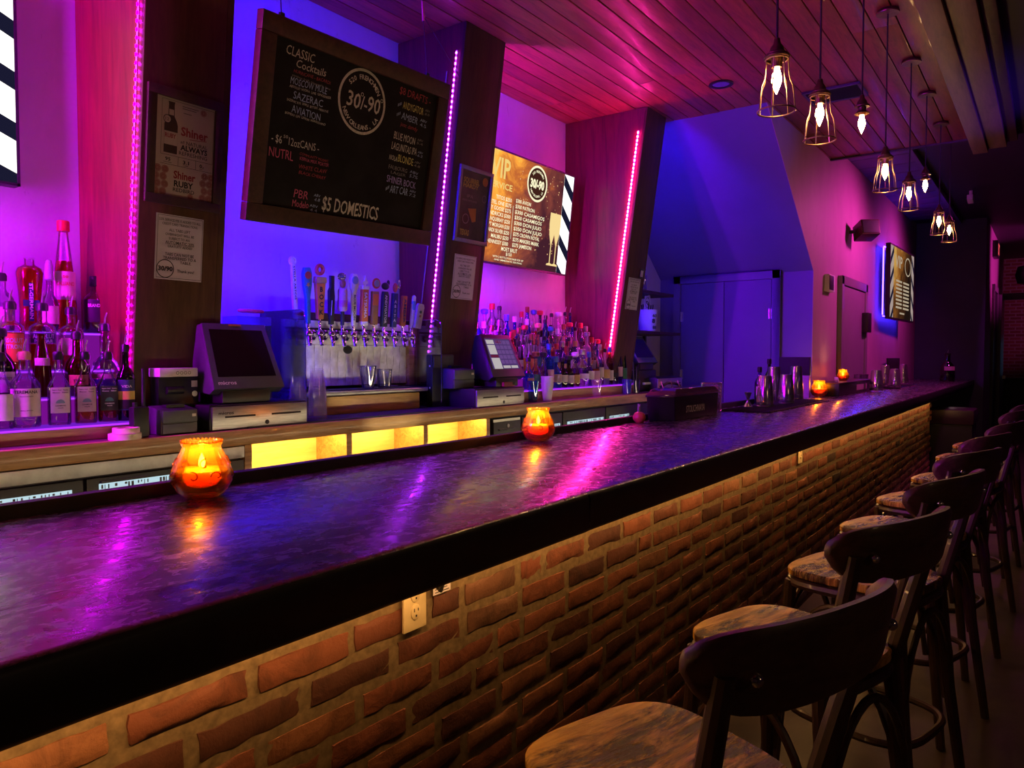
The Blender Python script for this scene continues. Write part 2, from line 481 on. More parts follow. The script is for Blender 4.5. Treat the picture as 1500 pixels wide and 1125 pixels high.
TXT = {}
def text_geo(s, bold=0.0, shear=0.0):
    key = (s, bold, shear)
    if key in TXT: return TXT[key]
    cu = bpy.data.curves.new('t', 'FONT')
    cu.body = s; cu.size = 1; cu.resolution_u = 2; cu.offset = bold; cu.shear = shear
    o = bpy.data.objects.new('t', cu); COL.objects.link(o)
    dg = bpy.context.evaluated_depsgraph_get()
    me = bpy.data.meshes.new_from_object(o.evaluated_get(dg))
    vs = [tuple(v.co) for v in me.vertices]; fs = [tuple(p.vertices) for p in me.polygons]
    bpy.data.objects.remove(o); bpy.data.curves.remove(cu); bpy.data.meshes.remove(me)
    TXT[key] = (vs, fs)
    return vs, fs

def add_text(mb, s, x, y, w, h, mat=None, dy=0.0, bold=0.0, shear=0.0, z=0.0008, center=False, wob=0.0, cap=0.72):
    """text fitted to width w (or natural if None) and capital height h, baseline start x,y"""
    vs, fs = text_geo(s, bold, shear)
    if not vs: return mb
    x0 = min(v[0] for v in vs); x1 = max(v[0] for v in vs)
    sy = h / cap
    sx = (w / (x1 - x0)) if w else sy
    ox = x - ((x1 - x0) * sx / 2 if center else 0)
    out = []
    for v in vs:
        px_ = (v[0] - x0) * sx
        out.append((ox + px_, y + v[1] * sy + dy * px_ / max((x1 - x0) * sx, 1e-6) + (math.sin(px_ * 90) * wob), z))
    mb.add(out, fs, mat)
    return mb

def arc_text(mb, s, cx, cy, R, a0, a1, h, bold=0.02, z=0.0008, inside=False):
    """letters along an arc from angle a0 to a1"""
    n = len(s)
    for i, ch in enumerate(s):
        if ch == ' ': continue
        a = a0 + (a1 - a0) * (i + 0.5) / n
        vs, fs = text_geo(ch, bold, 0)
        if not vs: continue
        xm = (min(v[0] for v in vs) + max(v[0] for v in vs)) / 2
        sc = h / 0.72; rot = a + (PI / 2 if inside else -PI / 2)
        out = []
        for v in vs:
            lx = (v[0] - xm) * sc; ly = v[1] * sc - h / 2
            out.append((cx + R * math.cos(a) + lx * math.cos(rot) - ly * math.sin(rot), cy + R * math.sin(a) + lx * math.sin(rot) + ly * math.cos(rot), z))
        mb.add(out, fs)
    return mb

def quad(mb, x, y, w, h, z=0.0, mat=None):
    return mb.add([(x, y, z), (x + w, y, z), (x + w, y + h, z), (x, y + h, z)], [(0, 1, 2, 3)], mat)

# ================================================================== SETTING
WY = 3.40          # back wall
CZ = 3.42          # plank ceiling
# floor
struct(MB().bx(-3, 22, -6, 3.6, -0.1, 0.0).build('floor', M_floor))
# back wall
struct(MB().bx(-3, 7.4, WY, WY + 0.1, 0, CZ + 0.05).build('wall_back', M_wall))
struct(MB().bx(-3.1, -3.0, -6, 3.6, 0, 3.8).build('wall_rear', M_darkwall))
struct(MB().bx(-3, 22, -6.1, -6.0, 0, 3.8).build('wall_right', M_darkwall))
# side wall (magenta lit) with stair underside in front of the double doors
SY = 1.84
sw = MB()
sx = [(7.4, 0), (13.9, 0), (13.9, 3.62), (5.93, 3.62), (5.93, CZ), (7.4, 2.25)]
vs = [(x, SY, z) for x, z in sx] + [(x, SY + 0.004, z) for x, z in sx]
n = len(sx)
sw.add(vs, [tuple(range(n)), tuple(range(2 * n - 1, n - 1, -1))] + [((i + 1) % n, i, n + i, n + (i + 1) % n) for i in range(n)])
struct(sw.build('wall_side', M_wallr))
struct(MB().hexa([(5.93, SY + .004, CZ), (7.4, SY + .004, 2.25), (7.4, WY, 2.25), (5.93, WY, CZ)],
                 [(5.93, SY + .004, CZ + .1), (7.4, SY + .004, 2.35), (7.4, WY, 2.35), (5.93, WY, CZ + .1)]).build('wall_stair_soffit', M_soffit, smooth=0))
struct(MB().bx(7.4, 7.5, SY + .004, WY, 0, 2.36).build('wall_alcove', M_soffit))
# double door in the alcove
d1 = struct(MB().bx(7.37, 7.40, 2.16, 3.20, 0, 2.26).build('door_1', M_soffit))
fr = MB(); fr.bx(7.345, 7.372, 2.13, 2.21, 0, 2.27); fr.bx(7.345, 7.372, 3.15, 3.23, 0, 2.27); fr.bx(7.345, 7.372, 2.13, 3.23, 2.19, 2.27)
fr.build('door_frame', M_soffit, d1, bevel=0.004)
for y0, y1 in ((2.215, 2.681), (2.689, 3.145)):
    lf = MB().bx(7.352, 7.370, y0, y1, 0, 2.185).build('door_leaf', M_soffit, d1, bevel=0.003)
    hy = y0 + 0.006 if y0 < 2.5 else y1 - 0.006
    for hz in (1.85, 1.25):
        h = MB().tube([(7.348, hy, hz - .05), (7.348, hy, hz + .05)], 0.008); h.bx(7.348, 7.352, hy - .02, hy + .02, hz - .05, hz + .05)
        h.build('hinge', M_steel, lf)
# door in the side wall
M_door = plain('grey_door_paint', (0.20, 0.17, 0.20), 0.4, var=0.06, scale=4)
d2 = struct(MB().bx(8.44, 9.74, SY - 0.012, SY, 0, 2.28).build('door_2', M_door))
fr = MB(); fr.bx(8.40, 8.50, SY - .045, SY, 0, 2.29); fr.bx(9.66, 9.76, SY - .045, SY, 0, 2.29); fr.bx(8.40, 9.76, SY - .045, SY, 2.20, 2.29)
fr.build('door_frame', M_door, d2, bevel=0.004)
MB().bx(8.505, 9.655, SY - .028, SY - .010, 0.01, 2.19).build('door_leaf', M_door, d2, bevel=0.003)
cl = MB(); cl.bx(9.50, 9.70, SY - .10, SY - .028, 1.72, 1.95); cl.build('door_closer', M_black, d2, bevel=0.01)
# dark end wall behind the bar end, passage wall and far brick wall
struct(MB().bx(13.9, 14.0, 0.86, SY + .004, 0, 3.62).build('wall_dark_end', M_darkwall))
struct(MB().bx(14.0, 19.0, 0.86, 0.96, 0, 3.62).build('wall_passage', M_wallr))
def brickwall_mat():
    m, nt, N, L, b = nodes('far_brick_wall')
    vec = coords(nt, (1, 1, 1), False)
    mp = N.new('ShaderNodeMapping'); mp.inputs['Rotation'].default_value = (PI / 2, 0, PI / 2)
    cb = N.new('ShaderNodeSeparateXYZ'); L.new(vec, cb.inputs[0])
    c2 = N.new('ShaderNodeCombineXYZ'); L.new(cb.outputs[1], c2.inputs[0]); L.new(cb.outputs[2], c2.inputs[1])
    t = N.new('ShaderNodeTexBrick'); L.new(c2.outputs[0], t.inputs[0])
    t.inputs['Color1'].default_value = (0.34, 0.13, 0.09, 1); t.inputs['Color2'].default_value = (0.22, 0.08, 0.06, 1); t.inputs['Mortar'].default_value = (0.4, 0.33, 0.3, 1)
    t.inputs['Scale'].default_value = 1; t.inputs['Brick Width'].default_value = 0.22; t.inputs['Row Height'].default_value = 0.075; t.inputs['Mortar Size'].default_value = 0.012
    L.new(t.outputs[0], b.inputs['Base Color']); b.inputs['Roughness'].default_value = 0.8
    bump(nt, b, t.outputs['Fac'], -0.5, 0.01)
    return m
struct(MB().bx(20.0, 20.1, -6, 1.2, 0, 3.8).build('wall_far', brickwall_mat()))
# doors on the passage wall
d3 = struct(MB().bx(15.5, 16.6, 0.845, 0.86, 0, 2.62).build('door_3', M_blackm))
fr = MB(); fr.bx(15.42, 15.52, 0.82, 0.86, 0, 2.70); fr.bx(16.58, 16.68, 0.82, 0.86, 0, 2.70); fr.bx(15.42, 16.68, 0.82, 0.86, 2.60, 2.70)
fr.build('door_frame', M_door, d3, bevel=0.004)
MB().bx(16.72, 17.9, 0.78, 0.84, 0, 2.60).build('door_leaf', M_door, d3, bevel=0.004)
MB().bx(17.6, 17.7, 0.73, 0.78, 1.0, 1.06).build('handle', M_steel, d3)

# ---- ceiling: planks one by one under a dark backing
ce = struct(MB().bx(-3, 8.0, 0.0, WY + .1, CZ + .012, CZ + .14).build('ceiling', M_groove))
pw = 0.131
random.seed(3)
k = 0
y = WY
plank_meshes = {}
def plank_mesh(L):
    key = round(L, 3)
    if key not in plank_meshes:
        plank_meshes[key] = MB().bx(0, L, 0, pw - 0.007, 0, 0.02).mesh('plank', 0.5, bevel=0.0025)
    return plank_meshes[key]
while y > 0.66:
    cuts = [-1.2] + sorted(random.sample([1.0, 2.0, 3.0, 4.0, 5.0, 6.0, 7.0], 1)) + [8.0]
    for a, b_ in zip(cuts, cuts[1:]):
        o = link('plank', plank_mesh(b_ - a - 0.002), M_plank, ce)
        o.location = (a, y - pw, CZ - 0.004 + random.uniform(-.0012, .0012))
    y -= pw; k += 1
# recess beyond the planks: dark ceiling with a strip of cross boards over the side wall
c2 = struct(MB().bx(8.0, 22, -6, 2.0, 3.62, 3.7).build('ceiling_far', M_ceildark))
for i in range(12):
    o = link('plank', plank_meshes.setdefault('x', MB().bx(0, 0.42, 0, 0.60, 0, 0.03).mesh('plank', 0.5, bevel=0.006)), M_soffit, c2)
    o.location = (8.02 + i * 0.44, 1.24, 3.58)
struct(MB().bx(8.0, 13.9, 1.20, 1.24, 3.55, 3.62).build('trim_1', M_soffit))
struct(MB().bx(7.98, 8.02, -6, SY, CZ - .02, 3.66).build('trim_2', M_ceildark))
struct(MB().bx(-3, 8.0, -6, 0.30, CZ - .02, CZ + .1).build('ceiling_room', M_ceildark))
for i, yy in enumerate((-.25, -1.6, -3.0)):
    struct(MB().bx(8.1, 20, yy - .02, yy + .02, 3.60, 3.625).build('trim_%d' % (3 + i), M_soffit))
# boxed beam
bm_ = thing('ceiling_beam', 'boxed brown timber beam running along the edge of the plank ceiling', 'beam', (0, 0, 0))
MB().bx(-1.2, 8.0, 0.50, 0.615, 3.27, CZ + .01).build('beam_board', M_beam, bm_, bevel=0.004)
MB().bx(-1.2, 8.0, 0.36, 0.498, 3.30, CZ + .01).build('beam_casing', M_beam, bm_, bevel=0.004)
MB().bx(-1.2, 8.0, 0.28, 0.358, 3.34, CZ + .01).build('beam_side', M_frame, bm_, bevel=0.004)

# recessed can light and vent
t = thing('recessed_ceiling_light', 'round recessed ceiling light, unlit, in the plank ceiling', 'light', (5.34, 1.99, CZ - .004))
t.rotation_euler = (PI, 0, 0)
MB().lathe([(0.062, -0.0005), (0.085, 0.0), (0.088, 0.006), (0.08, 0.010), (0.062, 0.008)], 28, cap=False).build('trim_ring', M_black, t)
MB().lathe([(0.064, 0.004), (0.055, 0.0), (0.0005, -0.001)], 24).build('lens', M_steelsh, t)
t = thing('ceiling_air_vent', 'dark rectangular slotted air vent in the plank ceiling', 'vent', (6.02, 1.36, CZ - .004))
mb = MB(); mb.bx(-.16, .16, -.20, -.18, -.018, 0); mb.bx(-.16, .16, .18, .20, -.018, 0); mb.bx(-.16, -.14, -.20, .20, -.018, 0); mb.bx(.14, .16, -.20, .20, -.018, 0)
mb.build('vent_frame', M_grey, t, bevel=0.003)
for i in range(6):
    mt = Matrix.Translation((-.11 + i * .044, 0, -.008)) @ Matrix.Rotation(0.6, 4, 'Y')
    MB().box((0, 0, 0), (.034, .36, .003), mt).build('slat', M_black, t)
MB().bx(-.14, .14, -.18, .18, -.002, 0).build('backing', M_blackm, t)

# ================================================================== BAR
bar = thing('bar_counter', 'long dark bar with a thick glossy slab top on a red brick front', 'bar', (0, 0, 0))
BF, BB, BT, BH = 0.985, 1.865, 1.07, 0.963
def slab(x00, x01, x10, x11):
    mb = MB()
    nx = 26; pts = []
    # top surface grid strip, slightly uneven front edge
    L = 14
    for i in range(nx + 1):
        s = i / nx
        xa = x00 + (x10 - x00) * s; xb = x01 + (x11 - x01) * s
        e = 0.0
        rows = [(BF + .012 + e, BH), (BF + e, BH + .012), (BF + e, BT - .016), (BF + .005 + e, BT - .005), (BF + .016 + e, BT), (BB - .004, BT), (BB, BT - .01), (BB, BH)]
        for yy, zz in rows:
            q = (yy - BF) / (BB - BF)
            pts.append((xa + (xb - xa) * q, yy + (random.uniform(-.0015, .0015) if yy < BF + .02 else 0), zz))
    fs = []
    m = 8
    for i in range(nx):
        for j in range(m):
            a = i * m + j; b_ = i * m + (j + 1) % m
            fs.append((a, a + m, b_ + m, b_))
    fs.append(tuple(range(m))); fs.append(tuple(nx * m + j for j in range(m - 1, -1, -1)))
    mb.add(pts, fs)
    me = mb.mesh('countertop_slab', 0.9)
    me.materials.append(M_bartop); me.materials.append(M_baredge)
    for p in me.polygons:
        c = p.center
        if c.y < BF + .008 or c.z < BH + .01: p.material_index = 1
    return link('countertop_slab', me, None, bar)
slab(-1.3, -1.3, 1.712, 1.800)
slab(1.716, 1.804, 13.9, 13.9)
MB().bx(-1.3, 7.3, BB, BB + .035, 0.96, 1.103).build('back_rail', M_baredge, bar, bevel=0.006)
WB = 1.140
MB().bx(-1.3, 9.9, WB - .0035, WB + .16, 0, BH).build('mortar_wall', M_mortar, bar)
MB().bx(9.9, 13.9, 1.55, 1.6, 0, BH).build('bar_end_panel', M_blackm, bar)
MB().bx(9.86, 9.9, WB + .01, 1.6, 0, BH).build('bar_side_panel', M_blackm, bar)
MB().bx(-1.3, 7.0, BB - .03, BB, 0, .96).build('bar_inner_panel', M_blackm, bar)
# warm light strip under the slab over the brick
MB().bx(-.6, 9.85, 1.030, 1.038, BH - .0080, BH - .0005).build('under_bar_light', G_warm, bar, label='thin warm light strip under the slab')
for xx in (11.2, 11.5, 12.6, 12.9):
    MB().lathe([(0.012, -.006), (0.012, 0)], 10, Matrix.Translation((xx, 1.03, BH))).build('puck_light', glow('puck', (1, .85, .75), 6), bar)
# bartender side work light (under the rear edge, facing the back bar)
MB().bx(0.2, 6.4, BB + .036, BB + .044, 0.965, 0.985).build('work_light', G_work, bar, label='pale work light strip under the rear edge')

# bricks
random.seed(11)
def brick_mesh(i, Lb, Hb):
    nx, nz = 6, 3
    vs = []; fs = []
    rnd = random.Random(100 + i)
    for layer in (0, 1):       # 0 rear outline, 1 front
        for a in range(nx + 1):
            for c in range(nz + 1):
                s = a / nx; q = c / nz
                x = (s - .5) * Lb; z = (q - .5) * Hb
                edge = min(s, 1 - s) < .01 or min(q, 1 - q) < .01
                if layer == 1:
                    inset = 0.006 if edge else 0
                    x -= math.copysign(inset, x) if min(s, 1 - s) < .01 else 0
                    z -= math.copysign(inset, z) if min(q, 1 - q) < .01 else 0
                    yv = -0.0088 + (0.0032 if edge else 0) + rnd.uniform(-.0020, .0020)
                else:
                    yv = 0.03
                x += rnd.uniform(-.0028, .0028); z += rnd.uniform(-.0028, .0028)
                vs.append((x, yv, z))
    W = nz + 1; K = (nx + 1) * W
    for a in range(nx):
        for c in range(nz):
            b0 = K + a * W + c
            fs.append((b0, b0 + W, b0 + W + 1, b0 + 1))
    loop = [a * W for a in range(nx + 1)] + [nx * W + c for c in range(1, nz + 1)] + [a * W + nz for a in range(nx - 1, -1, -1)] + [c for c in range(nz - 1, 0, -1)]
    for i2 in range(len(loop)):
        p = loop[i2]; q = loop[(i2 + 1) % len(loop)]
        fs.append((p, q, q + K, p + K))
    mb = MB(); mb.add(vs, fs)
    return mb
BL, BHt, PX, PZ = 0.217, 0.060, 0.231, 0.0735
variants = [brick_mesh(i, BL, BHt) for i in range(14)]
vmesh = [v.mesh('brick', 1.0) for v in variants]
half = [brick_mesh(50 + i, BL * .48, BHt) for i in range(4)]
hmesh = [v.mesh('brick', 1.0) for v in half]
spots = []
row = 0
z = BH - 0.004 - BHt / 2
outlets = [(1.10, 0.93), (4.02, 0.93)]
while z > 0.03:
    x = -0.25 + (row % 2) * PX / 2 + random.uniform(-.02, .02)
    while x < 9.86:
        sh = random.random() < .10
        w = PX * .5 if sh else PX
        spots.append((x + w / 2, z + random.uniform(-.003, .003), sh))
        x += w + random.uniform(-.004, .006)
    z -= PZ; row += 1
def vis(sp):
    u, v, d = pix((sp[0], WB, sp[1]))
    if d < .2 or u < -60 or u > 1480 or v > 1170: return 0
    if u > 760 and v > 1010 + (1000 - u) * .2: return 0.0
    return FPX / d / d
spots.sort(key=vis, reverse=True)
rest = MB()
for i, (x, z, sh) in enumerate(spots):
    y0 = WB + random.uniform(-.0022, .0022); tilt = random.uniform(-.012, .012)
    pool, mpool = (half, hmesh) if sh else (variants, vmesh)
    kx = random.randrange(len(pool))
    if i < 298:
        o = link('brick', mpool[kx], M_brick, bar)
        o.location = (x, y0, z); o.rotation_euler = (0, tilt, random.uniform(-.008, .008))
    else:
        rest.add(pool[kx].v, pool[kx].f, Matrix.Translation((x, y0, z)) @ Matrix.Rotation(tilt, 4, 'Y'))
o = rest.build('brick_course', M_brickS, bar, smooth=1.0); o['kind'] = 'stuff'

# outlets on the brick
def outlet(x, zb, label, orange=False):
    t = thing('wall_outlet', label, 'outlet', (x, WB - .012, zb))
    MB().bx(-.036, .036, -.006, .0, 0, .118).build('cover_plate', M_cream, t, bevel=0.002)
    for zc in (.040, .079):
        mb = MB().lathe([(.0145, 0), (.0145, .002), (.013, .003), (.0003, .003)], 24, Matrix.Translation((0, -.006, zc)) @ Matrix.Rotation(PI / 2, 4, 'X'), squash=1.18)
        r = mb.build('receptacle', M_cream, t)
        sl = MB(); sl.bx(-.007, -.005, -.0098, -.009, zc + .001, zc + .009); sl.bx(.005, .007, -.0098, -.009, zc + .002, zc + .008); sl.bx(-.002, .002, -.0098, -.009, zc - .010, zc - .006)
        sl.build('slot', M_ink, r)
    return t
p = atY(606, 905, WB - .015)
o1 = outlet(p.x + .002, p.z - .0265, 'cream outlet cover on the brick, nearest one, black hook above it')
hk = MB(); hk.tube([(0, 0, 0), (0, -.03, -.008), (.004, -.045, -.03), (.01, -.035, -.045), (.014, -.022, -.04)], .006, 8); hk.bx(-.02, .02, -.004, .004, -.03, .004)
q = atY(625, 880, WB - .018)
h = tag(hk.build('coat_hook', M_black), 'black coat hook under the slab beside the near outlet', 'hook'); h.location = (q.x, WB - .016, BH - .006)
q = atY(648, 857, WB - .015)
st = thing('tag_sticker', 'small white printed sticker on brick under the slab edge', 'sticker', (q.x, WB - .013, q.z - .004))
MB().bx(-.03, .03, -.001, 0, -.014, .02).build('paper', M_paper, st)
mb = MB()
for i in range(4): mb.bx(-.024, .024 - .006 * (i % 2), -.0016, -.0011, -.010 + i * .007, -.008 + i * .007)
mb.build('print_lines', M_ink, st)
q = atY(1172, 668, WB - .015)
outlet(q.x, BH - .125, 'cream outlet cover further along the brick, under the slab edge')

# ================================================================== PILLARS
PIL = [(1.52, 1.865, 2.945, .10, 1.60), (3.46, 3.815, 3.077, .131, 1.57), (5.47, 5.785, 2.897, .143, 1.56), (-.42, -.08, 2.93, .11, 1.58)]
def pfront(i, z):
    x0, x1, y, s, zr = PIL[i]; return y - s * (z - zr)
G_dot = [glow('led_dot_pink_a', (.60, .0, .85), 130), glow('led_dot_pink_b', (.42, .02, 1.0), 95), glow('led_dot_pink_c', (1.0, .02, .34), 560)]
plabel = ['leaning brown timber pillar nearest the camera, two framed notices on its face', 'leaning brown timber pillar between the chalkboard and the second television', 'leaning brown timber pillar with a bright dotted pink light strip, by the alcove', 'leaning brown timber pillar before the near bay, beyond the photo edge']
PT = []
for i, (x0, x1, yy, s, zr) in enumerate(PIL):
    t = thing('pillar', plabel[i], 'pillar', (x0, 0, 0))
    PT.append(t)
    w = x1 - x0
    zb, ztop = 1.126, CZ - .006
    if i == 2:
        zb = 1.126
    fb, ft = pfront(i, zb), pfront(i, ztop)
    MB().hexa([(0, fb + .02, zb), (.02, fb + .02, zb), (.02, WY - .002, zb), (0, WY - .002, zb)], [(0, ft + .02, ztop), (.02, ft + .02, ztop), (.02, WY - .002, ztop), (0, WY - .002, ztop)]).build('side_panel', M_pilside, t)
    MB().hexa([(w - .02, fb + .02, zb), (w, fb + .02, zb), (w, WY - .002, zb), (w - .02, WY - .002, zb)], [(w - .02, ft + .02, ztop), (w, ft + .02, ztop), (w, WY - .002, ztop), (w - .02, WY - .002, ztop)]).build('side_panel', M_pilside, t)
    MB().hexa([(0, fb, zb), (w, fb, zb), (w, fb + .02, zb), (0, fb + .02, zb)], [(0, ft, ztop), (w, ft, ztop), (w, ft + .02, ztop), (0, ft + .02, ztop)]).build('front_panel', M_pilfront, t, bevel=0.003)
    if i == 3: continue
    # led strip on the near face, set back a little from the front edge
    za, zc2 = (1.45, 3.26) if i else (1.25, 3.3)
    if i == 2: zc2 = 3.24
    off = .055 if i != 0 else .05
    base = MB()
    A = Vector((-.003, pfront(i, za) + off, za)); B = Vector((-.003, pfront(i, zc2) + off, zc2))
    d = (B - A).normalized()
    mtx = frame(A, (0, -1, d.y / d.z), d)
    base.bx(-.006, .006, 0, (B - A).length, -.0035, .0, mtx)
    stp = base.build('led_strip', M_white, t)
    dots = MB(); Lg = (B - A).length; nd = int(Lg / .031)
    for k in range(nd):
        yv = (k + .5) * Lg / nd
        dots.bx(-.0035, .0035, yv - .006, yv + .006, .0002, .0035, frame(A + Vector((-.0002, 0, 0)), (0, -1, d.y / d.z), d) )


    dots.build('diode', G_dot[i], stp, smooth=0)['kind'] = 'stuff'
# clear cable channel on the second pillar
MB().tube([(3.452, pfront(1, 1.3) + .16, 1.30), (3.452, pfront(1, 3.15) + .115, 3.15)], .005, 8).build('cable_channel', M_grey2, PT[1]).location = (-3.46, 0, 0)

# strips on the hidden far faces wash the bays
def bay_strip(i, mat, za, zb, off=.036, wdt=.010, lip=.030):
    """strip on the far face, tucked behind a lip added to shield its light"""
    x0, x1, yy, s, zr = PIL[i]
    t = PT[i]; w = x1 - x0
    def P(z, dx, dy): return (w + dx, pfront(i, z) + dy, z)
    ztop = CZ - .006
    MB().hexa([P(1.126, 0, 0), P(1.126, lip, 0), P(1.126, lip, .016), P(1.126, 0, .016)], [P(ztop, 0, 0), P(ztop, lip, 0), P(ztop, lip, .016), P(ztop, 0, .016)]).build('light_shield_lip', M_pilfront, t)  # unseen lip, added to keep the strip's light off the stools
    MB().hexa([P(za, .001, off), P(za, .004, off), P(za, .004, off + wdt), P(za, .001, off + wdt)], [P(zb, .001, off), P(zb, .004, off), P(zb, .004, off + wdt), P(zb, .001, off + wdt)]).build('led_strip_far', mat, t, smooth=0)
bay_strip(0, G_blue, 1.45, 3.2)
bay_strip(1, G_violet, 1.45, 3.2)
bay_strip(2, G_blue3, 1.5, 3.22)
bay_strip(3, G_mag, 1.35, 3.2)

# ================================================================== BACK BAR
ZC = 1.125
bb = thing('back_bar', 'wooden back bar counter with oak edge and lit amber cubbies', 'counter', (0, 0, 0))
NY = 2.75
MB().bx(-1.2, 7.2, NY, NY + .035, 1.058, ZC).build('oak_edge', M_nose, bb, bevel=0.006)
MB().bx(-1.2, 7.2, NY + .035, WY - .004, 1.075, ZC - .001).build('counter_top', M_counter, bb)
for x in (1.895, 2.457, 3.004, 3.560):
    MB().bx(x - .017, x + .017, NY + .006, WY - .05, 0.1, 1.057).build('divider', M_nose, bb, bevel=0.002)
for j, (xa, xb) in enumerate(((1.913, 2.439), (2.475, 2.986), (3.022, 3.542))):
    MB().bx(xa, xb, WY - .42, WY - .40, .62, 1.057).build('cubby_back', M_amberwood, bb)
    MB().bx(xa, xb, NY + .02, WY - .40, .60, .62).build('cubby_floor', M_amberwood, bb)
    MB().bx(xa + .03, xb - .03, NY + .040, NY + .055, 1.062, 1.074).build('cubby_lamp', G_amber, bb, label='amber lamp inside the cubby')
for (xa, xb) in ((2.0, 3.4),):
    MB().bx(xa - .1, xb, NY + .01, NY + .30, ZC - .0005, ZC + .007).build('rubber_bar_mat_strip', M_rubber, bb)
MB().bx(-1.2, 7.2, WY - .40, WY - .39, 0.1, 1.05).build('rear_panel', M_blackm, bb)

# coolers under the back bar
def cooler(name, label, x0, x1, white, wins, split):
    t = thing(name, label, 'cooler', (x0, NY + .012, 0))
    W = x1 - x0
    MB().bx(0, W, .02, .55, .12, 1.055).build('body', M_black, t, bevel=0.004)
    if white:
        p = MB().bx(0, W, -.008, .019, 1.006, 1.054).build('top_panel', M_galv, t, bevel=0.002)
        lk = MB().lathe([(.013, 0), (.013, .004), (.009, .005), (.0003, .005)], 20, Matrix.Translation((.57, -.008, 1.034)) @ Matrix.Rotation(PI / 2, 4, 'X')).build('lock', M_black, p)
    xs = [0] + split + [W]
    for a, b_ in zip(xs, xs[1:]):
        d = MB().bx(a + .006, b_ - .006, -.012, .018, .14, .998 if white else 1.045).build('door', M_black, t, bevel=0.004)
        MB().bx(a + .05, a + .22, -.026, -.012, .978, .986).build('handle', M_grey, d)
    for (a, b_, za, zb) in wins:
        MB().bx(a - x0, b_ - x0, -.016, -.012, za, zb).build('lit_window', G_cool, t)
        mb = MB()
        rr = random.Random(int(a * 100))
        for k in range(int((b_ - a) / .012)):
            xx = a - x0 + .006 + k * .012
            if rr.random() < .7: mb.bx(xx, xx + rr.uniform(.002, .009), -.0175, -.0165, zb - .006 - rr.uniform(.004, .018), zb - .004)
        mb.build('window_clutter', M_grey2, t)['kind'] = 'stuff'
    return t
cooler('bottle_cooler', 'black back bar cooler with pale steel top panel, at the near end', .2, 1.875, True, [(.6, 1.185, .80, .968), (1.277, 1.60, .80, .976)], [1.03])
t = cooler('bottle_cooler', 'black back bar cooler with narrow lit windows, behind the second candle', 3.60, 5.75, False, [(4.24, 4.36, .80, .972), (4.46, 4.98, .80, .975), (5.08, 5.40, .80, .975)], [.30, .80, 1.42])
MB().lathe([(.012, 0), (.012, .004), (.0003, .006)], 16, Matrix.Translation((.155, -.012, 1.0)) @ Matrix.Rotation(PI / 2, 4, 'X')).build('lock', M_steel, t)
MB().bx(0, .28, -.015, -.011, 1.03, 1.046).build('drawer_trim', M_steel, t)

# tiered bottle steps
def steps(name, label, x0, x1, tiers, x1b=None):
    t = thing(name, label, 'shelf', (0, 0, 0))
    for k, (ya, yb, zt) in enumerate(tiers):
        xe = x1b if (k == 0 and x1b) else x1
        MB().bx(x0, xe, ya, yb, ZC, zt - .012).build('riser', M_nose if k == 0 else G_riser, t)
        MB().bx(x0, xe, ya - .004, yb, zt - .0115, zt).build('acrylic_step', G_shelf2, t, label='violet lit acrylic step')
        MB().bx(x0, xe, ya - .008, ya - .0045, zt - .010, zt - .003).build('edge_light', G_shelf, t)
    return t
T1 = [(2.87, 2.99, 1.182), (2.99, 3.10, 1.28), (3.10, 3.21, 1.38), (3.21, 3.385, 1.53)]
T3 = [(2.88, 2.985, 1.205), (2.985, 3.09, 1.29), (3.09, 3.20, 1.385), (3.20, 3.385, 1.47)]
steps('bottle_step_shelf', 'tiered bottle shelf glowing violet, in the near bay', .2, 1.505, T1)
steps('bottle_step_shelf', 'tiered bottle shelf glowing violet, under the second television', 3.83, 5.455, T3, 5.74)

# ================================================================== CHALKBOARD
def ink(name, c): return plain(name, c, 0.8, var=0.2, scale=60, bmp=0)
K = {'w': ink('white_chalk', (.62, .62, .60)), 'r': ink('red_chalk', (.42, .06, .09)), 'p': ink('pink_chalk', (.60, .12, .26)),
     'b': ink('blue_chalk', (.34, .46, .80)), 'y': ink('yellow_chalk', (.66, .62, .22)), 'v': ink('violet_chalk', (.42, .34, .95)), 'd': ink('dim_chalk', (.26, .25, .26))}
BW, BHH = 1.128, .826
ux = Vector((1.128, 0, .03)); uy = Vector((0, -.169, .809))
cen = Vector((2.414, 2.6345, 2.416))
fm = frame((0, 0, 0), ux, uy)
cb = thing('hanging_chalkboard', 'hanging chalkboard menu in a brown wooden frame, between two pillars', 'chalkboard', cen)
cb.rotation_euler = fm.to_euler()
def loc(x, y): return x - BW / 2, y - BHH / 2
MB().bx(-BW / 2 + .03, BW / 2 - .03, -BHH / 2 + .03, BHH / 2 - .03, -.022, -.004).build('slate', M_slate, cb)
fwid = .075
def rail(a, b_, c, d):
    MB().hexa([(*a, -.03), (*b_, -.03), (*c, -.03), (*d, -.03)], [(*a, .012), (*b_, .012), (*c, .012), (*d, .012)]).build('frame_rail', M_frame, cb, bevel=0.004)
X, Yh = BW / 2, BHH / 2
rail((-X, Yh - fwid), (X, Yh - fwid), (X, Yh), (-X, Yh))
rail((-X, -Yh), (X, -Yh), (X, -Yh + fwid), (-X, -Yh + fwid))
rail((-X, -Yh + fwid + .001), (-X + fwid, -Yh + fwid + .001), (-X + fwid, Yh - fwid - .001), (-X, Yh - fwid - .001))
rail((X - fwid, -Yh + fwid + .001), (X, -Yh + fwid + .001), (X, Yh - fwid - .001), (X - fwid, Yh - fwid - .001))
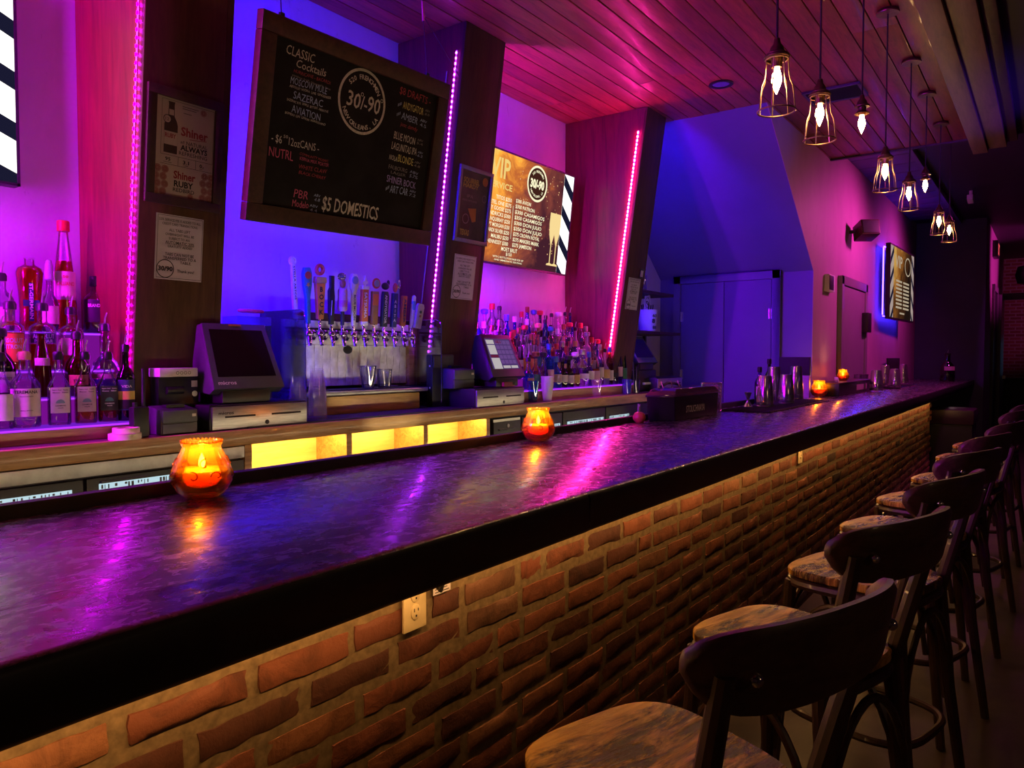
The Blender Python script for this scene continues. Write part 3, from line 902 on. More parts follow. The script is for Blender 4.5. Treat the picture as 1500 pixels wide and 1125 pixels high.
CH = [('CLASSIC', .133, .695, .146, .037, 'w'), ('Cocktails', .188, .656, .157, .032, 'w'), ('HURRICANE - BACARDI', .178, .632, .196, .014, 'r'), ('passion fruit, pineapple, lime', .172, .616, .205, .010, 'd'),
('MOSCOW MULE', .166, .585, .194, .029, 'b'), ('ABSOLUT VODKA  LIME  GINGERBEER', .164, .570, .221, .010, 'w'), ('SAZERAC', .188, .530, .156, .031, 'b'), ('SAZERAC RYE  SIMPLE  BITTERS  ABSINTHE', .157, .514, .220, .010, 'w'),
('AVIATION', .185, .474, .153, .031, 'b'), ('BOMBAY GIN  LEMON  MARASCHINO', .154, .460, .215, .010, 'w'), ('- $6   12ozCANS -', .100, .337, .248, .033, 'w'), ('50', .158, .362, .022, .013, 'w'), ('NUTRL', .093, .277, .123, .040, 'p'),
('COMMUNITY MOSAIC', .248, .309, .159, .011, 'r'), ('KERNA MILK PORTER', .251, .288, .160, .015, 'p'), ('WHITE CLAW', .250, .252, .155, .018, 'r'), ('BLACK CHERRY', .252, .230, .150, .014, 'r'),
('PBR', .237, .127, .077, .037, 'p'), ('ABV', .345, .146, .038, .012, 'b'), ('4.8', .350, .126, .032, .014, 'b'), ('Modelo', .234, .087, .088, .031, 'p'), ('ABV', .328, .098, .045, .012, 'b'), ('4.4', .332, .078, .040, .014, 'b'), ('$5 DOMESTICS', .396, .094, .348, .063, 'w'),
('30', .473, .574, .082, .067, 'w'), ('/-', .557, .574, .040, .059, 'w'), ('90', .600, .574, .078, .069, 'w'), ('$8 DRAFTS -', .791, .700, .221, .035, 'r'), ('ANDYGATOR', .824, .638, .145, .035, 'y'), ('ABV', .981, .660, .034, .011, 'd'), ('8.0', .981, .642, .034, .012, 'd'),
('AMBER', .822, .589, .114, .033, 'b'), ('ABV', .953, .606, .050, .013, 'b'), ('4.5', .956, .583, .045, .016, 'b'), ('just dandy', .820, .556, .124, .019, 'r'), ('BLUE MOON', .787, .489, .151, .036, 'w'), ('ABV', .949, .510, .044, .011, 'd'), ('5.4', .949, .494, .044, .012, 'd'),
('LAGUNITAS IPA', .780, .438, .176, .036, 'w'), ('ABV', .965, .452, .037, .011, 'b'), ('6.2', .965, .435, .037, .012, 'b'), ('NOLA', .773, .387, .055, .024, 'w'), ('BLONDE', .833, .387, .108, .036, 'y'), ('ABV', .948, .400, .046, .011, 'd'), ('4.8', .948, .383, .046, .012, 'd'),
('FAUBOURG', .777, .344, .129, .020, 'd'), ('LAGER', .796, .323, .104, .014, 'd'), ('ABV', .925, .348, .062, .013, 'b'), ('5.7%', .925, .326, .062, .016, 'b'), ('SHINER BOCK', .774, .280, .206, .034, 'v'), ('ART CAR', .803, .232, .125, .037, 'b'), ('ABV', .940, .254, .046, .012, 'b'), ('7.2', .940, .234, .046, .014, 'b')]
rnd = random.Random(5)
for s, x, y, w, h, c in CH:
    lx, ly = loc(x, y)
    mb = add_text(MB(), s, lx, ly, w, h, None, dy=w * rnd.uniform(-.03, .02), shear=rnd.uniform(-.05, .18), z=-.0030, wob=.0012, bold=.012 if h > .05 else .0)
    mb.build('chalk_lettering', K[c], cb, smooth=0)
mb = MB(); cx_, cy_ = loc(.566, .606)
mb.annulus(.132, .144, 56, Matrix.Translation((cx_, cy_, -.0038)))
arc_text(mb, '520 FRENCHMEN', cx_, cy_, .108, PI * .80, PI * .16, .021, z=-.003)
arc_text(mb, 'NEW ORLEANS, LA', cx_, cy_, .112, -PI * .87, -PI * .16, .021, z=-.003, inside=True)
mb.annulus(.006, .0085, 14, Matrix.Translation((cx_ - .005, cy_ + .032, -.0038))); mb.annulus(.006, .0085, 14, Matrix.Translation((cx_ + .118, cy_ + .032, -.0038)))
mb.build('chalk_logo', K['w'], cb, smooth=0)
mb = MB()
for (x, y, w, h) in ((.79, .640, .026, .022), (.79, .595, .026, .022), (.775, .238, .024, .024), (.775, .345, 0, 0)):
    if w:
        lx, ly = loc(x, y)
        for k in range(4): quad(mb, lx + k * w / 4, ly + k * h / 6, .003, h * .6, -.003)
mb.build('chalk_sketch', K['b'], cb, smooth=0)
# hanging wires
top = Vector((X - .20, Yh, 0)); fmi = fm.to_3x3()
P = cen + fmi @ Vector((X - .16, Yh, -.01))
inv = fm.to_3x3().inverted()
def toloc(w): return inv @ (Vector(w) - cen)
clip = atX(643, 20, P.x + .02); 
w = MB(); w.tube([toloc(P), toloc((P.x + .02, P.y + .04, 3.15)), toloc((P.x + .02, P.y + .05, CZ - .005))], .0022, 6)
w.tube([toloc((P.x + .02, P.y + .04, 3.15)), toloc((3.455, 2.89, 3.10))], .002, 6)
w.build('hanging_wire', M_cord, cb)
w = MB(); w.tube([toloc((P.x + .02, P.y + .04, 3.12)), toloc((P.x + .02, P.y + .045, 3.22))], .008, 8)
w.build('wire_clamp', M_chrome, cb)
P2 = cen + fmi @ Vector((-X + .10, Yh, -.01))
MB().tube([toloc(P2), toloc((P2.x, P2.y + .03, CZ - .005))], .0022, 6).build('hanging_wire', M_cord, cb)
MB().box((-X + .10, Yh + .008, -.01), (.02, .016, .014)).build('hook_eye', M_black, cb)
MB().box((X - .16, Yh + .008, -.01), (.02, .016, .014)).build('hook_eye', M_black, cb)

# ================================================================== POSTERS / NOTICES on pillars
def pil_frame(i, dz=0.0):
    x0, x1, y, s, zr = PIL[i]
    uy = Vector((0, -s, 1)).normalized()
    return Vector((x0, y + s * zr, 0)), uy
def pil_thing(i, name, label, cat, xc, yc):
    o, uy = pil_frame(i)
    m = frame(o, (1, 0, 0), uy)
    p = m @ Vector((xc, yc, .001))
    t = thing(name, label, cat, p); t.rotation_euler = m.to_euler()
    return t
GLZ = glass('poster_glazing', (1, 1, 1), 0.97, 0.04)
def framed(t, w, h, fw, mat, art, d=.016):
    for a in ((-w / 2, w / 2, h / 2 - fw, h / 2), (-w / 2, w / 2, -h / 2, -h / 2 + fw), (-w / 2, -w / 2 + fw, -h / 2 + fw, h / 2 - fw), (w / 2 - fw, w / 2, -h / 2 + fw, h / 2 - fw)):
        MB().bx(a[0], a[1], a[2], a[3], 0, d).build('frame_rail', mat, t, bevel=0.003)
    MB().bx(-w / 2 + fw * .6, w / 2 - fw * .6, -h / 2 + fw * .6, h / 2 - fw * .6, .001, .005).build('poster_sheet', art, t)
M_poster = plain('poster_paper', (.47, .38, .36), 0.6, var=.05, scale=5)
M_bottleink = plain('poster_bottle_ink', (.05, .02, .016), .6, bmp=0)
M_fruit = plain('poster_fruit_red', (.26, .045, .05), .6, var=.2, bmp=0)
t = pil_thing(0, 'framed_poster', 'framed pale beer poster with a bottle and red fruit slices', 'poster', .177, 2.281)
framed(t, .325, .455, .037, M_frame, M_poster)
def pt(x, y): return x - .177, y - 2.281
mb = MB(); z = .0058
def tx(mb, s, x, y, w, h, **k): lx, ly = pt(x, y); add_text(mb, s, lx, ly, w, h, z=.006, **k)
tx(mb, 'Shiner', .132, 2.164, .095, .030, bold=.03); mb.build('red_lettering', M_redink, t, smooth=0); mb = MB()
tx(mb, 'Shiner', .157, 2.338, .118, .034, bold=.03)
lx, ly = pt(.165, 2.328); mb.tube([(lx + .03, ly, .006), (lx + .07, ly + .003, .006), (lx + .105, ly + .008, .006)], .0012, 4)
mb.build('red_lettering', M_redink, t, smooth=0)
mb = MB()
tx(mb, 'all', .156, 2.306, .018, .012, shear=.2); tx(mb, 'NATURAL', .182, 2.304, .092, .015); tx(mb, 'ALWAYS', .157, 2.280, .118, .021, bold=.03); tx(mb, 'REFRESHING', .152, 2.260, .123, .015)
tx(mb, '95', .095, 2.228, .022, .013, bold=.02); tx(mb, '3.1', .170, 2.226, .026, .014, bold=.02); tx(mb, '0', .243, 2.226, .011, .014, bold=.02); tx(mb, 'g', .256, 2.226, .006, .008)
tx(mb, 'CALORIES', .088, 2.219, .034, .005); tx(mb, 'CARBS', .172, 2.218, .022, .005); tx(mb, 'FAT', .244, 2.218, .012, .005)
tx(mb, 'RUBY', .135, 2.132, .083, .024, bold=.03); tx(mb, 'REDBIRD', .132, 2.112, .092, .015, bold=.01)
for (a, b_, w_, h_) in ((.075, 2.249, .225, .0012), (.075, 2.213, .225, .0012), (.149, 2.213, .0012, .036), (.225, 2.213, .0012, .036), (.075, 2.249, .0012, .215), (.299, 2.249, .0012, .215), (.075, 2.463, .225, .0012), (.16, 2.462 - .012, .07, .002), (.16, 2.442, .06, .002), (.165, 2.425, .035, .002)):
    lx, ly = pt(a, b_); quad(mb, lx, ly, w_, h_, .0058)
mb.build('dark_lettering', M_ink, t, smooth=0)
mb = MB(); lx, ly = pt(.115, 2.258)
bo = [(-.028, 0), (.028, 0), (.028, .11), (.024, .125), (.013, .145), (.012, .19), (.014, .20), (-.014, .20), (-.012, .19), (-.013, .145), (-.024, .125), (-.028, .11)]
mb.add([(lx + a, ly + b_, .0058) for a, b_ in bo], [tuple(range(len(bo)))]); mb.build('printed_bottle', M_bottleink, t, smooth=0)
mb = MB(); quad(mb, lx - .0275, ly + .032, .055, .052, .0061); quad(mb, lx - .010, ly + .148, .020, .022, .0061)
mb.build('printed_bottle_label', M_poster, t, smooth=0)
mb = MB(); tx(mb, 'RUBY', .0905, 2.318, .046, .017, bold=.03); mb.v = [(a, b_, .0064) for a, b_, c in mb.v]; mb.build('label_lettering', M_redink, t, smooth=0)
mb = MB(); lx, ly = pt(.098, 2.388); mb.annulus(.014, .0165, 24, Matrix.Translation((lx, ly, .0062))); add_text(mb, '12', lx, ly - .006, .015, .012, center=True, z=.0066); mb.build('badge', M_ink, t, smooth=0)
mb = MB(); lx, ly = pt(.0985, 2.388); mb.annulus(0.0001, .014, 24, Matrix.Translation((lx, ly, .0054))); mb.build('badge_disc', M_poster, t, smooth=0)
def fruit(cx, cy, r):
    mb = MB(); x, y = pt(cx, cy); mb.annulus(r * .86, r, 18, Matrix.Translation((x, y, .0052)))
    for k in range(8):
        a0 = k * PI / 4 + .08; a1 = a0 + PI / 4 - .16
        mb.add([(x + r * .07 * math.cos(a0 + .3), y + r * .07 * math.sin(a0 + .3), .0060), (x + r * .78 * math.cos(a0), y + r * .78 * math.sin(a0), .0060), (x + r * .78 * math.cos(a1), y + r * .78 * math.sin(a1), .0060)], [(0, 1, 2)])
    mb.build('printed_fruit', M_fruit, t, smooth=0)
for cx in (.061, .092, .263, .292):
    for k in range(4): fruit(cx + (.004 if k % 2 else -.003), 2.104 + k * .0295, .0145)
fruit(.252, 2.446, .013); fruit(.207, 2.100, .012)

def notice(i, label, xc, yc, w, h, full):
    t = pil_thing(i, 'paper_notice', label, 'notice', xc, yc)
    nx = 6; vs = []; fs = []
    for a in range(nx + 1):
        for c in range(2):
            vs.append(((a / nx - .5) * w, (c - .5) * h + (0 if full or c else (.0, .0, .030, .006, 0, .004, 0)[a]), .0016 + .0010 * math.sin(a * 1.7 + c * 2)))
    for a in range(nx): fs.append((a * 2, a * 2 + 2, a * 2 + 3, a * 2 + 1))
    vs2 = [(x, y, 0) for x, y, z in vs]; K_ = len(vs)
    mb = MB(); mb.add(vs + vs2, fs + [tuple(K_ + k for k in reversed(f)) for f in fs]); mb.build('sheet', M_paper, t)
    mb = MB()
    S = w / .205
    def L_(s, x, y, ww, hh, b=.01): add_text(mb, s, (x - .172) * S, (y - 1.8855) * S, ww * S, hh * S, z=.0034, bold=b)
    for s, x, y, ww, hh in (('3.5% SERVICE FEE IS ADDED TO ALL', .081, 1.990, .179, .010), ('CREDIT CARD TRANSACTIONS.', .095, 1.974, .153, .010), ('ALL TABS LEFT', .124, 1.950, .091, .011), ('OVERNIGHT WILL BE', .109, 1.933, .124, .010), ('SUBJECT TO AN', .124, 1.917, .089, .010), ('AUTOMATIC 20%', .110, 1.900, .125, .012), ('GRATUITY ADDED', .120, 1.885, .106, .010),
                          ('TABS CAN NOT BE', .110, 1.852, .125, .012), ('TRANSFERRED TO A', .102, 1.837, .144, .012), ('TABLE.', .175, 1.822, .050, .011), ('Thank you!', .164, 1.787, .075, .012)):
        L_(s, x, y, ww, hh)
    quad(mb, (.110 - .172) * S, (1.8975 - 1.8855) * S, .125 * S, .0012, .0034)
    L_('30/90', .083, 1.790, .062, .018, .04)
    mb.annulus(.034 * S, .0375 * S, 30, Matrix.Translation(((.113 - .172) * S, (1.798 - 1.8855) * S, .0026)))
    b = .006
    for q in ((-w / 2 + b, -h / 2 + b, w - 2 * b, .0016) if full else (w / 2 - w * .36, -h / 2 + b + .004, w * .33, .0016), (-w / 2 + b, h / 2 - b, w - 2 * b, .0016), (-w / 2 + b, -h / 2 + b, .0016, h - 2 * b), (w / 2 - b, -h / 2 + b, .0016, h - 2 * b)): quad(mb, *q, .0034)
    mb.build('printed_text', M_ink, t, smooth=0)
    return t
notice(0, 'white printed service fee notice on the nearest pillar, under the framed beer poster', .172, 1.886, .205, .262, True)
notice(1, 'white printed notice with a torn lower edge on the middle pillar', .200, 1.951, .215, .278, True)
notice(2, 'small white printed notice on the pillar beside the alcove', .170, 1.976, .218, .262, True)
# dark poster on middle pillar
M_dposter = plain('dark_poster_paper', (.045, .035, .035), .5, var=.6, scale=7, bmp=0)
M_olive = plain('poster_olive_ink', (.33, .28, .05), .6, bmp=0)
M_orange = plain('poster_orange_ink', (.45, .16, .05), .6, bmp=0)
M_fgrey = plain('grey_frame', (.24, .20, .22), .45)
t = pil_thing(1, 'framed_poster', 'framed dark poster with olive lettering on the middle pillar', 'poster', .219, 2.398)
framed(t, .328, .462, .024, M_fgrey, M_dposter)
mb = MB(); add_text(mb, 'SQUIRREL', -.115, .135, .155, .030, z=.006, bold=.04); add_text(mb, 'HARDY', -.115, .105, .15, .026, z=.006, bold=.04); add_text(mb, 'TEXAS', -.11, -.185, .09, .034, z=.006, bold=.05)
mb.v and mb.build('olive_lettering', M_olive, t, smooth=0)
mb = MB(); mb.annulus(.0001, .027, 24, Matrix.Translation((.095, .165, .0055))); mb.build('orange_badge', M_orange, t, smooth=0)
mb = MB(); mb.add([(-.05, -.02, .0056), (.03, -.01, .0056), (.035, -.09, .0056), (.0, -.10, .0056)], [(0, 1, 2, 3)])
mb.build('orange_print', M_orange, t, smooth=0)
mb = MB(); add_text(mb, 'IPA', -.07, .045, .06, .02, z=.006); add_text(mb, 'BREWED WITH WATER', -.11, .022, .14, .012, z=.006)
mb.annulus(.026, .031, 20, Matrix.Translation((-.065, -.085, .0055))); mb.annulus(.02, .023, 20, Matrix.Translation((.10, .06, .0055)))
mb.build('pale_print', M_fgrey, t, smooth=0)
mb = MB(); lx = -.105; mb.add([(-.105, -.19, .0054), (-.02, -.19, .0054), (-.018, -.06, .0054), (-.03, -.045, .0054), (-.095, -.045, .0054), (-.107, -.06, .0054)], [(0, 1, 2, 3, 4, 5)])
mb.build('printed_can', M_bottleink, t, smooth=0)
t = pil_thing(2, 'card_clip', 'small dark framed card clipped above the notice beside the alcove', 'card', .272, 2.155)
MB().bx(-.035, .035, -.04, .04, 0, .006).build('card', M_black, t, bevel=0.002)
mb = MB(); mb.bx(-.022, .022, -.028, .024, .0062, .0068); mb.build('print', M_paper, t)

# ================================================================== TELEVISIONS
def screen_mat(name, stops, scale, strength, dist=1.2, orient=0):
    m = bpy.data.materials.new(name); m.use_nodes = True
    nt = m.node_tree; nt.nodes.clear(); N = nt.nodes; L = nt.links
    out = N.new('ShaderNodeOutputMaterial'); e = N.new('ShaderNodeEmission')
    tc = N.new('ShaderNodeTexCoord')
    f = noise(nt, tc.outputs['Object'], scale, 5, .6, dist)
    sp = N.new('ShaderNodeSeparateXYZ'); L.new(tc.outputs['Object'], sp.inputs[0])
    a = N.new('ShaderNodeMath'); a.operation = 'MULTIPLY_ADD'; a.inputs[1].default_value = -.55; L.new(sp.outputs[0], a.inputs[0]); L.new(f, a.inputs[2])
    b = N.new('ShaderNodeMath'); b.operation = 'MULTIPLY_ADD'; b.inputs[1].default_value = .45; L.new(sp.outputs[1], b.inputs[0]); L.new(a.outputs[0], b.inputs[2])
    c = ramp(nt, b.outputs[0], stops)
    L.new(c, e.inputs[0]); e.inputs[1].default_value = strength
    L.new(e.outputs[0], out.inputs[0])
    return m
G_cream = glow('screen_cream', (1.0, .92, .60), 1.05)
G_whites = glow('screen_white', (1.0, .97, .92), 1.6)
G_dimw = glow('screen_dim_white', (1.0, .78, .70), .38)
G_creamd = glow('screen_dim_cream', (1.0, .80, .55), .42)
G_darks = glow('screen_navy', (.020, .020, .06), .5)
G_yell = glow('screen_yellow', (1.0, .72, .22), .9)
S_vip = screen_mat('menu_screen', [(.18, (.05, .012, .022)), (.42, (.20, .045, .035)), (.62, (.50, .13, .03)), (.80, (1.0, .40, .05)), (.95, (1, .7, .2))], 3.0, 1.15)
S_vip2 = screen_mat('menu_screen_far', [(.25, (.02, .010, .008)), (.5, (.10, .035, .012)), (.75, (.45, .16, .03)), (.95, (.9, .5, .12))], 2.2, .6)
S_bright = screen_mat('bright_screen', [(.2, (.9, .8, .25)), (.45, (1, .95, .7)), (.7, (1, 1, .95))], 9, 1.5)
def tv(label, m, w, h, scr, depth_=.05, bez=.012):
    t = thing('television', label, 'television', m.translation); t.rotation_euler = m.to_euler()
    MB().bx(-w / 2, w / 2, -h / 2, h / 2, -depth_, 0).build('casing', M_black, t, bevel=0.004)
    for a in ((-w / 2, w / 2, h / 2 - bez, h / 2), (-w / 2, w / 2, -h / 2, -h / 2 + bez), (-w / 2, -w / 2 + bez, -h / 2, h / 2), (w / 2 - bez, w / 2, -h / 2, h / 2)):
        MB().bx(a[0], a[1], a[2], a[3], 0, .006).build('bezel', M_black, t)
    MB().bx(-w / 2 + bez, w / 2 - bez, -h / 2 + bez, h / 2 - bez, 0, .002).build('screen', scr, t, smooth=0)
    return t
def stripes(t, xa, xb, ya, yb, per, slope, ph=0, zz=.003, G=None):
    W_ = MB(); D = MB()
    quad(D, xa, ya, xb - xa, yb - ya, zz); D.build('stripe_ground', G or G_whites, t, smooth=0)
    y = ya - 1 + ph
    def clip(poly):
        out = []
        for lo, sgn in ((ya, 1), (yb, -1)):
            res = []
            for i in range(len(poly)):
                a, b_ = poly[i], poly[(i + 1) % len(poly)]
                ia = (a[1] - lo) * sgn >= 0; ib = (b_[1] - lo) * sgn >= 0
                if ia: res.append(a)
                if ia != ib:
                    q = (lo - a[1]) / (b_[1] - a[1]); res.append((a[0] + (b_[0] - a[0]) * q, lo))
            poly = res
            if not poly: return []
        return poly
    while y < yb + 1:
        P = clip([(xa, y), (xb, y + slope * (xb - xa)), (xb, y + slope * (xb - xa) + per * .36), (xa, y + per * .36)])
        if len(P) > 2: W_.add([(a, b_, zz + .0008) for a, b_ in P], [tuple(range(len(P)))])
        y += per
    W_.build('dark_stripes', G_darks, t, smooth=0)
# TV 2: menu screen
w, h = 1.44, .805
u = Vector((0, -.09, .81)).normalized()
m = frame(Vector((5.25 - w / 2, 3.26, 2.098)) + u * h / 2, (1, 0, 0), u)
t = tv('large tilted television showing a gold bottle price menu, in the second bay', m, w, h, S_vip)
def tp(x, y): return x + w / 2, y - h / 2
stripes(t, w / 2 - .152, w / 2 - .012, -h / 2 + .012, h / 2 - .012, .235, -.85, .05)
mb = MB()
for s, x, y, ww, hh in (('VIP', -1.10, .610, .225, .14), ('SERVICE', -1.115, .535, .28, .044)):
    lx, ly = tp(x, y); add_text(mb, s, lx, ly, ww, hh, z=.004, bold=.02)
mb.build('yellow_lettering', G_yell, t, smooth=0)
mb = MB()
L1 = ['TITOS $250', 'KETEL ONE $275', 'GREY GOOSE $275', 'HENDRICKS $300', 'TANQUERAY $250', 'CAPT MORGAN $250', 'BACARDI SILVER $250', 'MALIBU $250', 'HENNESSY $300']
Wd = [.186, .27, .30, .29, .28, .29, .31, .209, .25]
for i, (s, ww) in enumerate(zip(L1, Wd)):
    lx, ly = tp(-.829 - ww, .459 - i * .0392); add_text(mb, s, lx, ly, ww, .027, z=.004, bold=.015)
L2 = [('$300 AVION', .203), ('$300 PATRON', .26), ('$300 CASAMIGOS', .41), ('$350 CASAMIGOS', .377), ('$300 DON JULIO', .379), ('$350 DON JULIO', .391), ('$275 CROWN ROYAL', .364), ('$275 MAKERS MARK', .363), ('$275 JAMESON', .261)]
for i, (s, ww) in enumerate(L2):
    lx, ly = tp(-.777, .470 - i * .0401); add_text(mb, s, lx, ly, ww * .95, .027, z=.004, bold=.015)
for s, x, y, ww, hh in (('MOET BRUT', -.906, .105, .199, .029), ('$150', -.845, .075, .073, .024), ('WITH 2 BOTTLE PURCHASE FOR VIP', -1.0, .050, .381, .014), ('AND IMMEDIATE SEATING', -.98, .030, .344, .012)):
    lx, ly = tp(x, y); add_text(mb, s, lx, ly, ww, hh, z=.004, bold=.01)
lx, ly = tp(-.806, .20); quad(mb, lx, ly, .004, .24, .004)
lx, ly = tp(-.525, .647); mb.annulus(.118, .134, 48, Matrix.Translation((lx, ly, .0042)))
mb.build('menu_lettering', G_cream, t, smooth=0)
mb = MB(); mb.annulus(.0001, .118, 40, Matrix.Translation((lx, ly, .003))); mb.build('badge_disc', glow('badge_brown', (.10, .03, .02), .5), t, smooth=0)
mb = MB(); add_text(mb, '30/-90', lx, ly - .032, .185, .062, z=.0052, bold=.05, center=True)
arc_text(mb, '520 FRENCHMEN', lx, ly, .092, PI * .78, PI * .2, .018, z=.005); arc_text(mb, 'NEW ORLEANS, LA', lx, ly, .092, -PI * .82, -PI * .18, .017, z=.005, inside=True)
mb.build('badge_lettering', G_cream, t, smooth=0)
mb = MB()
for gx in (-.265, -.195):
    a, b_ = tp(gx, .06)
    bo = [(-.045, 0), (.045, 0), (.040, .012), (.006, .02), (.006, .16), (.034, .24), (.044, .32), (.040, .41), (-.040, .41), (-.044, .32), (-.034, .24), (-.006, .16), (-.006, .02), (-.040, .012)]
    mb.add([(a + x, b_ + y, .0044 + (.0006 if gx > -.2 else 0)) for x, y in bo], [tuple(range(len(bo)))])
mb.build('champagne_glasses', glow('champagne', (1, .74, .32), .95), t, smooth=0)
mb = MB(); rr = random.Random(4)
for k in range(90):
    a, b_ = tp(rr.uniform(-.75, -.17), rr.uniform(.1, .75)); r = rr.uniform(.003, .008)
    mb.add([(a - r, b_, .0025), (a, b_ - r, .0025), (a + r, b_, .0025), (a, b_ + r, .0025)], [(0, 1, 2, 3)])
mb.build('sparkles', glow('sparkle', (1, .55, .25), .8), t, smooth=0)
MB().bx(-.12, .12, -.12, .12, -.13, -.05).build('wall_bracket', M_black, t)
# TV 1 at the near edge
w, h = 1.44, .80
m = frame((1.268 - w / 2, 3.33, 2.105 + h / 2), (1, 0, 0), (0, 0, 1))
t = tv('large television with a striped border, in the near bay', m, w, h, S_bright, bez=.011)
stripes(t, w / 2 - .15, w / 2 - .011, -h / 2 + .011, h / 2 - .011, .198, -.42, .036)
mb = MB(); add_text(mb, 'VIP', -.3, .1, .4, .2, z=.004, bold=.02); mb.build('yellow_lettering', G_yell, t, smooth=0)
MB().bx(-.12, .12, -.12, .12, -.066, -.05).build('wall_bracket', M_black, t)
# TV 3 on the side wall, turned towards the room
A = EYE + ray(1304, 355) * 9.5; B = EYE + ray(1339, 371) * 10.76
C_ = EYE + ray(1300.5, 466) * 9.5
w = (Vector((B.x, B.y, 0)) - Vector((A.x, A.y, 0))).length; h = A.z - C_.z
m = frame((A + Vector((B.x, B.y, A.z))) / 2 - Vector((0, 0, h / 2)), Vector((B.x - A.x, B.y - A.y, 0)), (0, 0, 1))
t = tv('television showing a small gold menu, on the side wall above the far bar end', m, w, h, S_vip2, bez=.02)
stripes(t, -w / 2 + .02, -w / 2 + .02 + w * .13, -h / 2 + .02, h / 2 - .02, .26, .9, .1, G=G_dimw); stripes(t, w / 2 - .02 - w * .11, w / 2 - .02, -h / 2 + .02, h / 2 - .02, .26, -.9, .0, G=G_dimw)
mb = MB()
for i in range(8):
    quad(mb, -w * .26, .02 - i * .05, w * .24, .026, .004); quad(mb, w * .03, .02 - i * .05, w * .25, .026, .004)
quad(mb, -w * .10, -.40, w * .2, .022, .004)
add_text(mb, 'VIP', -w * .30, h * .22, w * .28, .16, z=.004, bold=.02)
mb.annulus(.11, .13, 30, Matrix.Translation((w * .22, h * .28, .003)) @ Matrix.Scale(1.6, 4, (1, 0, 0)))
mb.build('menu_lettering', G_creamd, t, smooth=0)
mb = MB(); mb.bx(-w / 2 + .03, -w / 2 + .04, -h / 2 + .05, h / 2 - .05, -.09, -.075); mb.bx(-w / 2 + .05, w / 2 - .05, -h / 2 + .03, -h / 2 + .04, -.09, -.075); mb.bx(-w / 2 + .05, w / 2 - .05, h / 2 - .04, h / 2 - .03, -.09, -.075)
mb.build('backlight_strip', G_blue2, t)
MB().bx(-.12, .12, -.12, .12, -.13, -.05).build('wall_bracket', M_black, t)

# ================================================================== REGISTERS
def drawer(label, x0, y0, z0, w, h, d=.33):
    t = thing('cash_drawer', label, 'cash drawer', (x0, y0, z0))
    MB().bx(0, w, .012, d, 0, h + .008).build('body', M_black, t, bevel=0.004)
    f = MB().bx(.006, w - .004, 0, .012, .004, h).build('front_plate', M_steel, t, bevel=0.002, label='brushed steel front plate')
    for a, b_ in ((.13, .43), (.60, .92)):
        MB().bx(w * a, w * b_, -.0012, .001, h * .52, h * .60).build('slot', M_ink, f)
    MB().lathe([(.010, 0), (.010, .002), (.006, .003), (.0003, .003)], 18, Matrix.Translation((w * .55, 0, h * .22)) @ Matrix.Rotation(PI / 2, 4, 'X')).build('lock', M_black, f)
    return t, w, h
def terminal(label, x0, y0, z0, w, H, Dp, scr, body, lit=False):
    t = thing('point_of_sale_terminal', label, 'terminal', (x0, y0, z0))
    prof = [(0, 0), (Dp, H), (Dp + .035, H - .004), (Dp + .055, H * .55), (Dp + .03, -.005), (.03, -.02)]
    n = len(prof)
    vs = [(0, y, z) for y, z in prof] + [(w, y, z) for y, z in prof]
    # shell narrows slightly at the top like the moulded case
    vs = [(x + (.02 if x == 0 else -.02) * (z / H if z > 0 else 0), y, z) for x, y, z in vs]
    fs = [tuple(range(n)), tuple(range(2 * n - 1, n - 1, -1))] + [((i + 1) % n, i, n + i, n + (i + 1) % n) for i in range(n)]
    MB().add(vs, fs).build('housing', body, t, bevel=0.008)
    m = frame((w / 2, 0, 0), (1, 0, 0), (0, Dp, H)); Ls = math.hypot(Dp, H)
    def slabq(y0_, y1_, wb, wt, zz, zt): return ([(-wb, y0_, zz), (wb, y0_, zz), (wt, y1_, zz), (-wt, y1_, zz)], [(-wb, y0_, zt), (wb, y0_, zt), (wt, y1_, zt), (-wt, y1_, zt)])
    b0, t0 = slabq(.0, Ls, w / 2, w / 2 - .02, -.002, .010)
    mb = MB(); mb.hexa([tuple(m @ Vector(p)) for p in b0], [tuple(m @ Vector(p)) for p in t0]); mb.build('bezel', M_grey if not lit else M_black, t, bevel=0.004)
    b0, t0 = slabq(.055, Ls - .03, w / 2 - .032, w / 2 - .045, .008, .0115)
    mb = MB(); mb.hexa([tuple(m @ Vector(p)) for p in b0], [tuple(m @ Vector(p)) for p in t0]); sc = mb.build('screen', scr, t, smooth=0)
    MB().bx(w * .12, w * .80, .0, .20, -.058, -.002).build('foot', M_black, t, bevel=0.01)
    return t, m, Ls
d1_, w1, h1 = drawer('black cash drawer with steel front under the terminal with the dark screen', 1.731, 2.768, ZC + .001, .486, .098)
mb = MB(); add_text(mb, 'micros', .034, .066, .07, .013, Matrix.Translation((0, -.0006, 0)) @ Matrix.Rotation(PI / 2, 4, 'X'), z=.0006, bold=.02); mb.build('lettering', M_ink, d1_, smooth=0)
t1, m1, L1s = terminal('dark grey till terminal with a black screen on the nearest drawer', 1.762, 2.80, ZC + .107 + .060, .350, .280, .12, M_screen, M_grey)
mb = MB(); add_text(mb, 'micros', -.15, .020, .085, .017, m1, z=.0112, bold=.02); mb.build('lettering', M_white, t1, smooth=0)
mb = MB(); mb.bx(-.03, .03, L1s - .012, L1s - .004, .009, .013, m1); mb.build('card_slot_light', M_orange, t1)
d2_, w2, h2 = drawer('black cash drawer with steel front under the terminal with the lit screen', 3.46, 2.768, ZC + .001, .50, .105)
S_pos = glow('pos_white', (.62, .56, .58), .75); S_posv = glow('pos_violet', (.10, .045, .20), .7)
